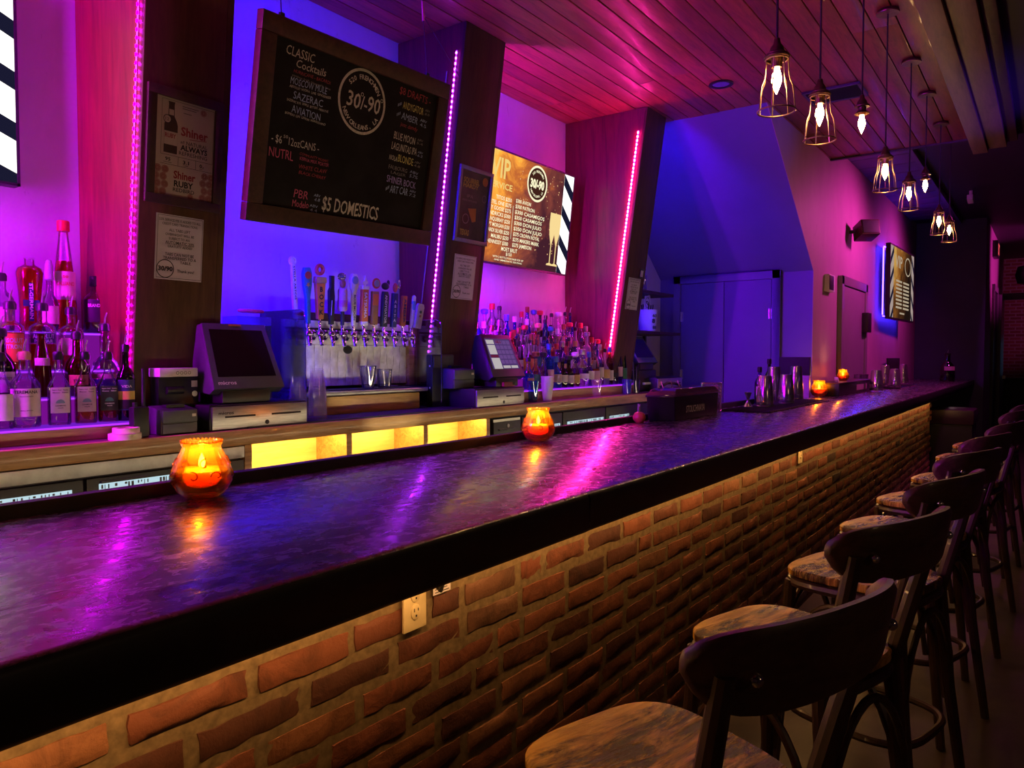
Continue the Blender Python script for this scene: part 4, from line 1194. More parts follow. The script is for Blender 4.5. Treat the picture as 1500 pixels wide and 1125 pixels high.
t2, m2, L2s = terminal('dark till terminal with a lit button screen on the middle drawer', 3.655, 2.80, ZC + .114 + .062, .350, .270, .12, S_posv, M_black, True)
mb = MB()
def pq(mb, x, y, ww, hh): mb.bx(x - .13, x - .13 + ww, y + .055, y + .055 + hh, .0118, .0124, m2)
for (x, y, ww, hh) in ((.002, .0, .085, .075), (.006, .10, .078, .065), (.006, .172, .078, .028), (.10, .004, .075, .018), (.185, .004, .07, .018)): pq(mb, x, y, ww, hh)
mb.build('screen_panels', S_pos, t2, smooth=0)
mb = MB()
for a in range(4):
    for b_ in range(5): pq(mb, .095 + a * .041, .035 + b_ * .034, .034, .026)
mb.build('screen_buttons', glow('pos_button', (.17, .075, .30), .75), t2, smooth=0)
mb = MB(); pq(mb, .006, .078, .078, .018); G_pd = glow('pos_dark', (.22, .02, .08), .5); mb.build('screen_mark', G_pd, t2, smooth=0); mb = MB(); pq(mb, .10, .178, .06, .02); mb.build('screen_mark', G_pd, t2, smooth=0)
mb = MB(); mb.bx(.10, .19, -.02, .08, -.058, -.030); mb.bx(.19, .24, .0, .05, -.058, -.036); mb.build('red_gadget', plain('dark_red_plastic', (.25, .02, .05), .4), t2)
d3_, w3, h3 = drawer('pinkish fronted cash drawer by the alcove, behind the black garnish box', 6.12, 2.83, ZC + .001, .54, .11, .40)
t3, m3, L3s = terminal('dark till terminal seen beside the last pillar, in front of the alcove', 5.90, 2.92, ZC + .25, .40, .235, .15, M_screen, M_black)
MB().bx(.02, .38, .0, .25, -.24, -.06).build('printer_base', M_black, t3, bevel=0.012)
MB().bx(.10, .30, -.02, .0, -.19, -.17).build('paper_slip', M_white, t3)
# receipt printer, modem, card reader near end
def printer(name, label, x0, y0, z0, w, d, h, two=True):
    t = thing(name, label, 'printer', (x0, y0, z0))
    MB().add([(0, 0, 0), (w, 0, 0), (w, d, 0), (0, d, 0), (0, -.002, h * .86), (w, -.002, h * .86), (w, d, h), (0, d, h)], [(3, 2, 1, 0), (4, 5, 6, 7), (0, 1, 5, 4), (1, 2, 6, 5), (2, 3, 7, 6), (3, 0, 4, 7)]).build('housing', M_grey, t, bevel=0.006)
    MB().bx(.004, w - .004, -.010, -.001, h * .42, h * .84).build('front_flap', M_grey2, t, bevel=0.003)
    MB().bx(.004, w - .004, -.008, -.001, h * .04, h * .38).build('lower_panel', M_grey2, t, bevel=0.003)
    MB().bx(w * .82, w * .93, -.0115, -.010, h * .60, h * .70).build('sticker', M_white, t)
    MB().bx(w * .25, w * .75, d * .25, d * .6, h * .93, h * 1.0 + .004).build('paper_slot', M_black, t)
    return t
printer('receipt_printer', 'charcoal receipt printer at the counter edge beside the nearest drawer', 1.528, 2.785, ZC + .001, .152, .10, .112)
t = thing('card_reader', 'dark card reader block behind the receipt printer', 'card reader', (1.582, 2.897, ZC + .001))
MB().bx(0, .175, 0, .062, 0, .222).build('body', M_black, t, bevel=0.01)
MB().tube([(.03, -.004, .168), (.10, -.005, .168)], .016, 12).build('scanner_head', M_black, t)
MB().bx(.142, .168, -.002, 0, .180, .206).build('sticker', M_white, t)
MB().lathe([(.012, 0), (.012, .002), (.0003, .002)], 20, Matrix.Translation((.156, 0, .152)) @ Matrix.Rotation(PI / 2, 4, 'X')).build('round_sticker', M_white, t)
t = thing('network_box', 'white network box lying on top of the dark card reader', 'router', (1.575, 2.872, ZC + .2245))
MB().bx(0, .165, 0, .085, 0, .036).build('case', M_white, t, bevel=0.004)
mb = MB()
for k in range(4): mb.annulus(.005, .0066, 16, Matrix.Translation((.075 + k * .017, -.0004, .016)) @ Matrix.Rotation(PI / 2, 4, 'X'))
add_text(mb, 'sonic', .02, .010, .022, .007, Matrix.Translation((0, -.0002, 0)) @ Matrix.Rotation(PI / 2, 4, 'X')) if False else None
mb.build('status_rings', M_ink, t, smooth=0)
t = thing('radio_handset', 'black radio handset with a tall aerial beside the receipt printer', 'radio', (1.452, 2.80, ZC + .001))
MB().bx(-.03, .03, -.02, .02, 0, .115).build('body', M_black, t, bevel=0.006)
MB().tube([(.018, 0, .115), (.018, 0, .26)], [.007, .005], 10).build('aerial', M_black, t)
MB().tube([(-.015, 0, .115), (-.015, 0, .132)], .009, 10).build('knob', M_black, t)
t = thing('tape_roll', 'larger cream masking tape roll on the counter, lower of two', 'tape', (1.385, 2.775, ZC + .001))
MB().lathe([(.040, 0), (.056, 0), (.056, .022), (.040, .022), (.040, 0)], 32, cap=False).build('roll', M_tape, t)
MB().lathe([(.0385, .0), (.0398, .0), (.0398, .022), (.0385, .022), (.0385, 0)], 32, cap=False).build('cardboard_core', M_cream, t)
t = thing('tape_roll', 'smaller cream masking tape roll stacked on the larger one', 'tape', (1.39, 2.775, ZC + .0235))
MB().lathe([(.032, 0), (.046, 0), (.046, .02), (.032, .02), (.032, 0)], 32, cap=False).build('roll', M_tape, t)
MB().lathe([(.0305, .0), (.0318, .0), (.0318, .02), (.0305, .02), (.0305, 0)], 32, cap=False).build('cardboard_core', M_cream, t)
# middle printer and box
t = printer('receipt_printer', 'dark rounded printer to the side of the lit till screen', 3.40, 2.90, ZC + .114, .20, .22, .135)
t = thing('speaker_box', 'black box with pale dots standing at the foot of the middle pillar', 'box', (3.312, 2.985, ZC + .001))
MB().bx(0, .20, 0, .05, 0, .32).build('case', M_black, t, bevel=0.008)
MB().bx(.01, .19, -.004, 0, .24, .31).build('lid_band', M_grey, t)
mb = MB()
for zz in (.25, .12): mb.lathe([(.006, 0), (.0003, .003)], 10, Matrix.Translation((-.0005, .02, zz)) @ Matrix.Rotation(-PI / 2, 4, 'Y'))
mb.build('indicator', M_white, t)
MB().ring(.035, .003, 0, 24, 6, Matrix.Translation((.16, -.006, .15)) @ Matrix.Rotation(PI / 2, 4, 'X')).build('cable_loop', M_white, t)

# ================================================================== DRAFT TOWER AND TAPS
tw = thing('draft_tower', 'wide draft beer tower with a pale splashback and a row of chrome faucets', 'beer tower', (2.42, 3.20, ZC + .001))
TW = .92
M_splash = plain('worn_tin', (.86, .83, .74), .42, .1, var=.3, scale=18, bmp=.25)
M_tray = brushed('tray_steel', (.68, .66, .62), .28)
MB().bx(0, TW, .03, .17, .14, .545).build('tower_body', M_frame, tw, bevel=0.004)
for k in range(17):
    x = k * TW / 17
    mb = MB(); nseg = 10; vs = []; fs = []
    wv = random.uniform(.002, .006)
    for i in range(nseg + 1):
        zz = .145 + i * (.37 - .145) / nseg
        for j, (a, dy) in enumerate(((0, .006), (.5, 0), (1, .006))):
            vs.append((x + a * (TW / 17 - .001), .022 + dy + wv * .4 * math.sin(i * 1.3 + k), zz))
    for i in range(nseg):
        for j in range(2): a = i * 3 + j; fs.append((a, a + 1, a + 4, a + 3))
    K0 = len(vs); vs += [(p[0], .031, p[2]) for p in vs]
    mb.add(vs, fs); mb.build('splash_slat', M_splash, tw, smooth=1.0)
MB().bx(0, TW, .004, .03, .372, .50).build('faucet_plate', M_splash, tw, bevel=0.002)
MB().bx(TW, TW + .05, .0, .17, .13, .50).build('side_board', M_nose, tw, bevel=0.003)
MB().tube([(0, -.002, .455), (TW, -.002, .455)], .006, 8).build('rail', M_black, tw)
mb = MB().lathe([(.032, 0), (.032, .004), (.028, .006), (.0003, .006)], 28, Matrix.Translation((.44, .018, .345)) @ Matrix.Rotation(PI / 2, 4, 'X') , squash=.72)
mb.build('oval_badge', M_black, tw)
FX = [.03 + i * .0775 for i in range(12)]
for x in FX:
    mb = MB()
    mb.tube([(x, .01, .425), (x, -.05, .425)], .014, 12)
    mb.lathe([(.028, 0), (.030, .007), (.018, .018)], 18, Matrix.Translation((x, .002, .425)) @ Matrix.Rotation(PI / 2, 4, 'X'))
    mb.sphere((x, -.056, .425), .023, 14, 10)
    mb.tube([(x, -.056, .42), (x - .004, -.07, .395), (x - .006, -.076, .362)], [.016, .013, .010], 12)
    mb.tube([(x, -.056, .44), (x, -.054, .480)], [.011, .006], 12)
    mb.build('faucet', M_chrome, tw)
# drip tray bench
MB().bx(.02, .80, -.20, .17, 0.002, .10).build('tray_base', M_nose, tw, bevel=0.01)
mb = MB(); pts = [(-.04, .17), (-.04, -.20), (-.02, -.225), (.80, -.225), (.86, -.21), (.885, -.17), (.885, .17)]
mb.prism(pts, .022, Matrix.Translation((0, 0, .104))); mb.build('tray_rim', M_tray, tw, bevel=0.006)
MB().bx(-.02, .86, -.19, .02, .1265, .1295).build('tray_grille', M_blackm, tw)
# splash guards of clear acrylic
ACR = glass('clear_acrylic', (.80, .84, 1.0), .92, .10)
ACRE = glass('acrylic_edge', (.75, .8, 1.0), .8, .5, body=.35, bodyc=(.8, .8, .9))
def guard(x, label, z0, z1, y0, y1):
    pts = [(y1, z0), (y1, z1), (y0 + .04, z1), (y0 + .012, z1 - .012), (y0, z1 - .04), (y0, z0)]
    t = thing('splash_guard', label, 'guard', (x, 0, 0))
    m = Matrix(((0, 0, 1, 0), (1, 0, 0, 0), (0, 1, 0, 0), (0, 0, 0, 1)))
    MB().prism(pts, .005, m).build('panel', ACR, t, smooth=0)
    MB().tube([(.0025, a, b_) for a, b_ in pts], .003, 6).build('edge', ACRE, t)
guard(3.385, 'clear rounded splash guard at the far side of the draft tower', ZC + .03, 1.655, 2.98, 3.34)
guard(2.375, 'clear rounded splash guard at the near side of the draft tower', ZC + .03, 1.665, 2.98, 3.34)
t = thing('napkin_holder', 'clear acrylic box behind the nearest till terminal', 'holder', (2.10, 3.13, ZC + .001))
MB().bx(0, .19, 0, .12, .0, .50).build('box', ACR, t, smooth=0)
MB().bx(.02, .17, .02, .10, .002, .46).build('napkins', M_paper, t)
mb = MB(); mb.ring(.035, .009, 0, 20, 8, Matrix.Translation((.11, .05, .53)) @ Matrix.Scale(1.7, 4, (1, 0, 0)), squash=.6)
o = mb.build('scissors_handle', plain('red_plastic', (.6, .06, .06), .35)); tag(o, 'red oval scissor handle lying on the clear acrylic box', 'scissors'); o.location = (2.10, 3.13, ZC)

# tap handles: each its own thing, screwed on a faucet
TY = 3.20 - .052
def hpoly(pts, d): return pts, d
C = {}
def cm(n, c, r=.4): 
    if n not in C: C[n] = plain(n, c, r, var=.08)
    return C[n]
def tap(i, label, parts, lean=0.0, zl=0.0):
    x = 2.42 + (FX[i] if i < 12 else FX[11] + .028)
    t = thing('tap_handle', label, 'tap handle', (x, TY - .002 - (.02 if i == 12 else 0), ZC + .480), 0, 'tap handles on the draft tower')
    t.rotation_euler = (.10, lean, 0)
    MB().lathe([(.006, -.005), (.009, .004), (.009, .016), (.006, .024)], 14).build('ferrule', M_chrome, t)
    for p in parts:
        kind = p[0]
        if kind == 'poly':   # outline (x,z), thickness, material
            _, nm, pts, d, mat = p
            m = Matrix(((1, 0, 0, 0), (0, 0, -1, d / 2), (0, 1, 0, 0), (0, 0, 0, 1)))
            MB().prism(pts, d, m).build(nm, mat, t, bevel=min(.004, d * .25))
        elif kind == 'lathe':
            _, nm, prof, mat = p; MB().lathe(prof, 18).build(nm, mat, t)
        elif kind == 'tube':
            _, nm, pts, r, mat = p; MB().tube(pts, r, 10).build(nm, mat, t)
        elif kind == 'ring':
            _, nm, R, r, zz, mat = p; MB().ring(R, r, 0, 22, 8, Matrix.Translation((0, 0, zz)) @ Matrix.Rotation(PI / 2, 4, 'X')).build(nm, mat, t)
        elif kind == 'disc':
            _, nm, R, zz, yy, mat = p; MB().lathe([(R, 0), (R, .004), (.0003, .005)], 22, Matrix.Translation((0, yy, zz)) @ Matrix.Rotation(PI / 2, 4, 'X')).build(nm, mat, t)
        elif kind == 'vtext':  # letters stacked upward, reading down
            _, s, x0, z0, z1, h, yy, mat, stack = p
            mb = MB(); m = Matrix(((1, 0, 0, 0), (0, 0, -1, yy), (0, 1, 0, 0), (0, 0, 0, 1)))
            if stack:
                st_ = (z1 - z0) / len(s)
                for k, ch in enumerate(s): add_text(mb, ch, x0, z1 - (k + 1) * st_ + st_ * .15, None, h, m, center=True, bold=.03)
            else:
                m = m @ Matrix.Translation((x0, z1, 0)) @ Matrix.Rotation(-PI / 2, 4, 'Z')
                add_text(mb, s, 0, -h / 2, z1 - z0, h, m, bold=.02)
            mb.build('lettering', mat, t, smooth=0)
        elif kind == 'blob':
            _, nm, c, r, sc, mat = p; MB().sphere(c, r, 12, 8, sc).build(nm, mat, t)
    return t
ivory, white_, black_ = cm('ivory_paint', (.72, .68, .60)), cm('white_enamel', (.78, .76, .74)), cm('black_enamel', (.015, .015, .018))
teal, orange_, red_ = cm('teal_paint', (.03, .26, .30)), cm('orange_paint', (.80, .34, .04)), cm('red_paint', (.55, .08, .04))
brown_, navy, yellow_ = cm('brown_paint', (.32, .16, .06)), cm('navy_paint', (.025, .03, .12)), cm('yellow_paint', (.75, .60, .10))
rust, sky, gold_, green_ = cm('rust_orange', (.62, .17, .035)), cm('sky_blue', (.16, .38, .62)), cm('gold_paint', (.62, .44, .14)), cm('dark_green', (.05, .12, .06))
tap(0, 'tall white curled tap handle with a scroll top, first from the near side', [('poly', 'paddle', [(-.010, .02), (.010, .02), (.014, .16), (.014, .28), (.004, .325), (-.014, .335), (-.022, .318), (-.012, .30), (-.014, .16)], .018, white_), ('ring', 'scroll', .018, .007, .315, white_), ('vtext', 'STELLA ARTOIS', 0, .12, .29, .011, -.0105, black_, False)], lean=-.13)
tap(1, 'teal paddle tap handle with a red roundel and yellow star', [('poly', 'paddle', [(-.012, .0), (.012, .0), (.014, .14), (.026, .20), (.028, .26), (.018, .29), (-.018, .29), (-.028, .26), (-.026, .20), (-.014, .14)], .02, teal), ('disc', 'roundel', .019, .25, -.010, red_), ('poly', 'star', [(0, .185), (.004, .196), (.016, .196), (.006, .204), (.010, .216), (0, .208), (-.010, .216), (-.006, .204), (-.016, .196), (-.004, .196)], .026, yellow_)], lean=-.10)
tap(2, 'orange tap handle with black lettering and a red ram horn ring on top', [('poly', 'paddle', [(-.018, .025), (.018, .025), (.030, .215), (-.030, .215)], .024, orange_), ('poly', 'crown', [(-.036, .215), (.036, .215), (.036, .245), (-.030, .25)], .028, gold_), ('ring', 'ram_horn', .022, .010, .285, red_), ('vtext', 'BOCK', 0, .045, .205, .026, -.0135, black_, True), ('vtext', 'Shiner', -.0, .218, .242, .001, -.016, black_, False)], lean=-.07)
tap(3, 'slim black tap handle beside the orange lettered one', [('poly', 'paddle', [(-.014, .0), (.014, .0), (.018, .15), (.014, .19), (.014, .26), (-.012, .262), (-.010, .20), (-.022, .18), (-.018, .05)], .018, black_), ('tube', 'trim', [(-.008, -.010, .05), (-.004, -.010, .13)], .002, white_)], lean=-.06)
tap(4, 'tap handle shaped like a printed can with a clear ornament on top', [('lathe', 'can', [(.020, .075), (.026, .085), (.026, .185), (.021, .20), (.0003, .203)], cm('can_peach', (.62, .40, .28))), ('lathe', 'band', [(.0265, .10), (.0268, .101), (.0268, .135), (.0265, .136)], cm('can_rose', (.55, .16, .22))), ('tube', 'stem', [(0, 0, .0), (0, 0, .078)], .011, black_), ('blob', 'figure', (0, 0, .225), .018, (1.1, .7, 1.3), brown_), ('blob', 'clear_ornament', (-.006, 0, .262), .024, (1.3, .4, .9), ACRE)], lean=-.06)
tap(5, 'white spoon shaped tap handle with a round blue grey head', [('poly', 'paddle', [(-.010, .0), (.012, .0), (.016, .12), (.012, .18), (.028, .215), (.030, .255), (.014, .285), (-.014, .285), (-.030, .255), (-.028, .215), (-.014, .18)], .018, ivory), ('disc', 'round_head', .022, .25, -.009, cm('blue_grey', (.22, .30, .44))), ('vtext', 'BLUE MOON', .0, .03, .17, .014, -.0105, navy, False)], lean=-.05)
tap(6, 'rust orange tap handle with white lettering and a white finial', [('poly', 'paddle', [(-.024, .025), (.024, .025), (.024, .205), (-.024, .205)], .022, rust), ('poly', 'cap_band', [(-.027, .205), (.027, .205), (.027, .225), (-.027, .225)], .026, white_), ('poly', 'base_band', [(-.026, .005), (.026, .005), (.026, .026), (-.026, .026)], .026, white_), ('poly', 'finial', [(-.006, .225), (.006, .225), (.008, .236), (.022, .238), (.018, .254), (.008, .25), (.008, .262), (0, .285), (-.008, .262), (-.008, .25), (-.018, .254), (-.022, .238), (-.008, .236)], .012, ivory), ('vtext', 'SATSUMA', .0, .045, .19, .020, -.0125, white_, False)], lean=-.04)
tap(7, 'brown board tap handle with a red ringed round badge on top', [('poly', 'board', [(-.024, .01), (.024, .01), (.026, .20), (-.026, .20)], .018, brown_), ('poly', 'sign', [(-.022, .12), (.022, .12), (.022, .185), (-.022, .185)], .022, rust), ('disc', 'badge', .030, .245, -.006, red_), ('disc', 'badge_centre', .020, .245, -.011, cm('pale_green', (.30, .36, .30)))], lean=-.03)
tap(8, 'dark tap handle with pale vertical lettering and a dark figure on top', [('poly', 'paddle', [(-.020, .0), (.022, .0), (.026, .18), (.016, .205), (-.018, .205), (-.022, .18)], .022, cm('near_black_green', (.02, .03, .025))), ('blob', 'figure', (0, 0, .235), .024, (1.2, .7, .9), black_), ('blob', 'figure_arm', (.022, 0, .255), .012, (.9, .7, 1.4), black_), ('vtext', 'ANDYGATOR', .0, .02, .185, .018, -.0125, ivory, False)], lean=-.02)
tap(9, 'navy tap handle with pale stacked letters and a red figure on top', [('poly', 'paddle', [(-.020, .0), (.020, .0), (.020, .20), (-.020, .20)], .022, navy), ('blob', 'figure', (0, 0, .232), .018, (.9, .7, 1.6), red_), ('blob', 'clear_ornament', (.03, 0, .255), .016, (.7, .4, 1.9), ACRE), ('vtext', 'ABITA', -.003, .03, .165, .018, -.0125, ivory, True)], lean=-.01)
tap(10, 'rust tap handle with navy lettering next to the navy one', [('poly', 'paddle', [(-.018, .01), (.018, .01), (.018, .19), (-.018, .19)], .02, rust), ('vtext', 'AMBER', .0, .03, .175, .018, -.0115, navy, False)], lean=-.0)
tap(11, 'slim white tap handle with a blue band', [('poly', 'paddle', [(-.011, .0), (.011, .0), (.013, .10), (.012, .19), (0, .20), (-.012, .19), (-.013, .10)], .016, white_), ('poly', 'blue_band', [(-.0125, .11), (.0125, .11), (.0125, .165), (-.0125, .165)], .018, sky)], lean=.03)
tap(12, 'wide beige tap handle with dark leaf marks, last from the near side', [('poly', 'paddle', [(-.026, .0), (.026, .0), (.030, .13), (.022, .15), (-.022, .15), (-.030, .13)], .02, cm('beige_paint', (.52, .45, .36))), ('disc', 'leaf_mark', .009, .10, -.010, green_), ('disc', 'leaf_mark', .008, .075, -.010, brown_)], lean=.12)

# ================================================================== GLASSES / CUPS
PLA = glass('clear_plastic', (1, 1, 1), .995, .02, body=.07, bodyc=(.95, .93, .95), edge=.22)
PLA2 = glass('clear_glass', (.95, .95, .97), .95, .08, body=.04, bodyc=(.8, .8, .9))
def cup(name, label, loc, rb, rt, h, mat, group=None, cat='cup', wall=.0015, rim=True, n=24):
    t = thing(name, label, cat, loc, 0, group)
    MB().lathe([(.0003, .0), (rb, 0), (rt, h), (rt - wall, h), (rb - wall, .004), (.0003, .004)], n, cap=False).build('cup_wall', mat, t)
    if rim: MB().ring(rt, .0016, h, n, 6).build('rim', mat, t)
    return t
INV = [MB().lathe([(.044, .002), (.0315, .113), (.028, .115), (.0003, .115)], 22, cap=False).mesh('cup_wall'), MB().ring(.044, .0018, .002, 22, 6).mesh('rim')]
for k, (x, y) in enumerate(((2.350, 2.86), (2.290, 2.93))):
    nm = ['nearer', 'further'][k]
    nn = 14 if k == 0 else 10
    z = ZC + .008
    for j in range(nn):
        o = thing('plastic_cup', '%s of the %s stack of nested clear plastic cups beside the steel drawer' % (['bottom cup', 'second cup up', 'third cup up', 'fourth cup up', 'fifth cup up', 'sixth cup up', 'seventh cup up', 'eighth cup up', 'ninth cup up', 'tenth cup up', 'eleventh cup up', 'twelfth cup up', 'thirteenth cup up', 'top cup'][j if j < nn - 1 else 13], nm), 'cup', (x, y, z), 0, 'nested plastic cups')
        link('cup_wall', INV[0], PLA, o); link('rim', INV[1], PLA, o)
        # the stack stands upside down
        z += .0098
cup('pint_glass', 'empty pint glass on the drip tray, nearer of two', (2.865, 3.06, ZC + .1305), .032, .048, .125, PLA2, cat='glass')
cup('glass_tumbler', 'short clear tumbler on the drip tray, further of two', (3.00, 3.07, ZC + .1305), .036, .045, .105, PLA2, cat='glass')
for k in range(3):
    cup('foam_cup', 'white foam cup, %s in the nested stack before the lit bottles' % ['bottom', 'middle', 'top'][k], (4.34, 2.84, ZC + .001 + k * .024), .030, .044, .12, M_white, 'nested foam cups')
cup('plastic_cup', 'clear cup in front of the large white labelled bottle', (5.02, 2.83, ZC + .001), .030, .043, .13, PLA)
cup('plastic_cup', 'blue tinted clear cup beside the nested foam cups', (4.19, 2.86, ZC + .001), .030, .043, .14, glass('blue_plastic', (.35, .7, .95), .9, .1, .15, (.2, .5, .8)))
cup('straw_cup', 'blue and violet straw cup at the foot of the last pillar', (5.50, 2.82, ZC + .001), .034, .040, .12, glass('violet_plastic', (.4, .45, 1), .85, .1, .3, (.25, .35, .9)))
t = cup('straw_tumbler', 'clear tumbler holding dark pourers beside the last pillar', (5.66, 2.82, ZC + .001), .032, .038, .11, PLA2, cat='glass')
for k in range(5):
    a = k * 1.3; MB().tube([(.012 * math.cos(a), .012 * math.sin(a), .01), (.026 * math.cos(a), .026 * math.sin(a), .22 + .02 * (k % 3))], .006, 6).build('pourer', M_black, t)

# ================================================================== BOTTLES
GL = {'clear': glass('bottle_clear', (.95, .95, .98), .93, .09), 'green': glass('bottle_green', (.10, .35, .14), .8, .09, .15, (.02, .10, .04)),
      'amber': glass('bottle_amber', (.50, .18, .03), .7, .09, .15, (.20, .06, .01)), 'dark': glass('bottle_dark', (.05, .035, .03), .6, .09, .5, (.02, .012, .012)),
      'blue': glass('bottle_blue', (.10, .25, .95), .85, .09, .25, (.08, .25, .9)), 'frosted': glass('bottle_frosted', (.85, .85, .95), .85, .06, .35, (.75, .72, .85)),
      'violet': glass('bottle_violet', (.45, .2, .9), .85, .09, .1, (.3, .1, .6)), 'red': glass('bottle_red', (.95, .12, .05), .85, .09, .3, (.85, .06, .03))}
LQ = {'clear': glass('spirit_clear', (.93, .92, .96), .97, .03), 'gold': glass('spirit_gold', (.95, .62, .12), .92, .03, .25, (.85, .42, .05)),
      'amber': glass('spirit_amber', (.70, .24, .04), .85, .03, .3, (.45, .14, .02)), 'red': glass('spirit_red', (1.0, .10, .03), .95, .03, .55, (1.0, .10, .03)),
      'orange': glass('spirit_orange', (1.0, .30, .04), .95, .03, .55, (1.0, .24, .03)), 'pink': glass('spirit_pink', (1.0, .25, .30), .95, .03, .35, (1.0, .22, .28)),
      'dark': glass('spirit_dark', (.12, .03, .02), .8, .03, .5, (.06, .015, .01)), 'blue': glass('spirit_blue', (.12, .30, 1.0), .95, .03, .5, (.10, .30, 1.0)),
      'violet': glass('spirit_violet', (.35, .15, .9), .95, .03, .4, (.30, .10, .9))}
CAPM = {'black': M_black, 'red': cm('red_cap', (.55, .03, .03)), 'white': white_, 'gold': cm('gold_cap', (.6, .42, .12), .3), 'copper': M_copper, 'blue': cm('blue_cap', (.06, .14, .5)), 'silver': M_steel, 'cork': cm('cork', (.45, .28, .14), .8), 'violet': cm('violet_wax', (.33, .24, .42), .5)}
LBM = {'cream': cm('label_cream', (.62, .58, .50), .6), 'white': cm('label_white', (.70, .68, .68), .6), 'black': cm('label_black', (.02, .02, .025), .5), 'kraft': cm('label_sand', (.50, .44, .34), .6),
       'red': cm('label_red', (.50, .05, .05), .5), 'orange': cm('label_orange', (.78, .26, .05), .5), 'navy': cm('label_navy', (.03, .04, .14), .5), 'pink': cm('label_rose', (.62, .36, .44), .6), 'gold': cm('label_gold', (.55, .40, .12), .4), 'green': cm('label_green', (.05, .25, .12), .5)}
def shape(kind, R, H):
    r = R
    if kind == 'round':  return [(r * .92, 0), (r, .006), (r, H * .58), (r * .96, H * .63), (r * .72, H * .70), (r * .42, H * .76), (r * .34, H * .82), (r * .33, H * .97), (r * .40, H * .975), (r * .40, H)]
    if kind == 'square': return [(r * .94, 0), (r, .006), (r, H * .54), (r * .97, H * .575), (r * .80, H * .63), (r * .55, H * .70), (r * .36, H * .78), (r * .33, H * .97), (r * .40, H * .975), (r * .40, H)]
    if kind == 'tall':   return [(r, 0), (r * 1.02, .006), (r * .95, H * .25), (r * .80, H * .50), (r * .58, H * .72), (r * .40, H * .88), (r * .36, H * .97), (r * .42, H * .975), (r * .42, H)]
    if kind == 'globe':  return [(r * .6, 0), (r * .8, .006), (r * 1.0, H * .22), (r * 1.0, H * .36), (r * .78, H * .50), (r * .40, H * .58), (r * .30, H * .64), (r * .28, H * .97), (r * .34, H * .975), (r * .34, H)]
    if kind == 'vodka':  return [(r * .94, 0), (r, .006), (r, H * .62), (r * .93, H * .70), (r * .62, H * .755), (r * .40, H * .775), (r * .36, H * .80), (r * .36, H * .97), (r * .42, H * .975), (r * .42, H)]
    if kind == 'flute':  return [(r * .80, 0), (r * .84, .008), (r * .78, H * .3), (r * .86, H * .55), (r * 1.0, H * .80), (r * .86, H * .86), (r * .46, H * .90), (r * .36, H * .92), (r * .36, H * .985), (r * .42, H * .99), (r * .42, H)]
    if kind == 'squat':  return [(r * .94, 0), (r, .006), (r, H * .45), (r * .9, H * .56), (r * .6, H * .66), (r * .38, H * .72), (r * .34, H * .97), (r * .42, H * .975), (r * .42, H)]
SQ = {'square': .42, 'flute': .15}
BM = {}
def ringed(prof, n, sq, inset=0.0, top=None):
    mb = MB(); pr = []
    for i, (r, z) in enumerate(prof):
        if top is not None and z > top:
            r0, z0 = prof[i - 1]; f = (top - z0) / max(z - z0, 1e-6)
            pr.append((r0 + (r - r0) * f - inset, top)); break
        pr.append((r - inset, z + (.003 if inset and i == 0 else 0)))
    if inset: pr.append((.0003, pr[-1][1])); 
    pr = [(.0003, pr[0][1])] + pr
    mb.lathe(pr, n, cap=False)
    if sq:
        out = []
        for x, y, z in mb.v:
            r = math.hypot(x, y)
            if r > 1e-4:
                cth, sth = abs(x) / r, abs(y) / r
                k = (1 / max(cth, sth)) ** sq
                k *= 1 - .12 * sq
                out.append((x * k, y * k, z))
            else: out.append((x, y, z))
        mb.v = out
    return mb
def label_patch(R, a, z0, z1, sq=0, n=10, off=.0010):
    vs = []; fs = []
    for i in range(n + 1):
        t = -PI / 2 - a / 2 + a * i / n
        k = ((1 / max(abs(math.cos(t)), abs(math.sin(t)))) ** sq) * (1 - .12 * sq) if sq else 1
        for z in (z0, z1): vs.append(((R * k + off) * math.cos(t), (R * k + off) * math.sin(t), z))
    for i in range(n): fs.append((i * 2, i * 2 + 2, i * 2 + 3, i * 2 + 1))
    return MB().add(vs, fs)
def bend(mb, R, sq=0, off=.0022):
    out = []
    for x, y, z in mb.v:
        t = -PI / 2 + x / R
        k = ((1 / max(abs(math.cos(t)), abs(math.sin(t)))) ** sq) * (1 - .12 * sq) if sq else 1
        out.append(((R * k + off) * math.cos(t), (R * k + off) * math.sin(t), y))
    mb.v = out; return mb
def shared(key, fn):
    if key not in BM: BM[key] = fn()
    return BM[key]
def omat(name, me, mat, parent):
    if not me.materials: me.materials.append(None)
    o = bpy.data.objects.new(name, me); COL.objects.link(o); o.parent = parent
    o.material_slots[0].link = 'OBJECT'; o.material_slots[0].material = mat
    return o
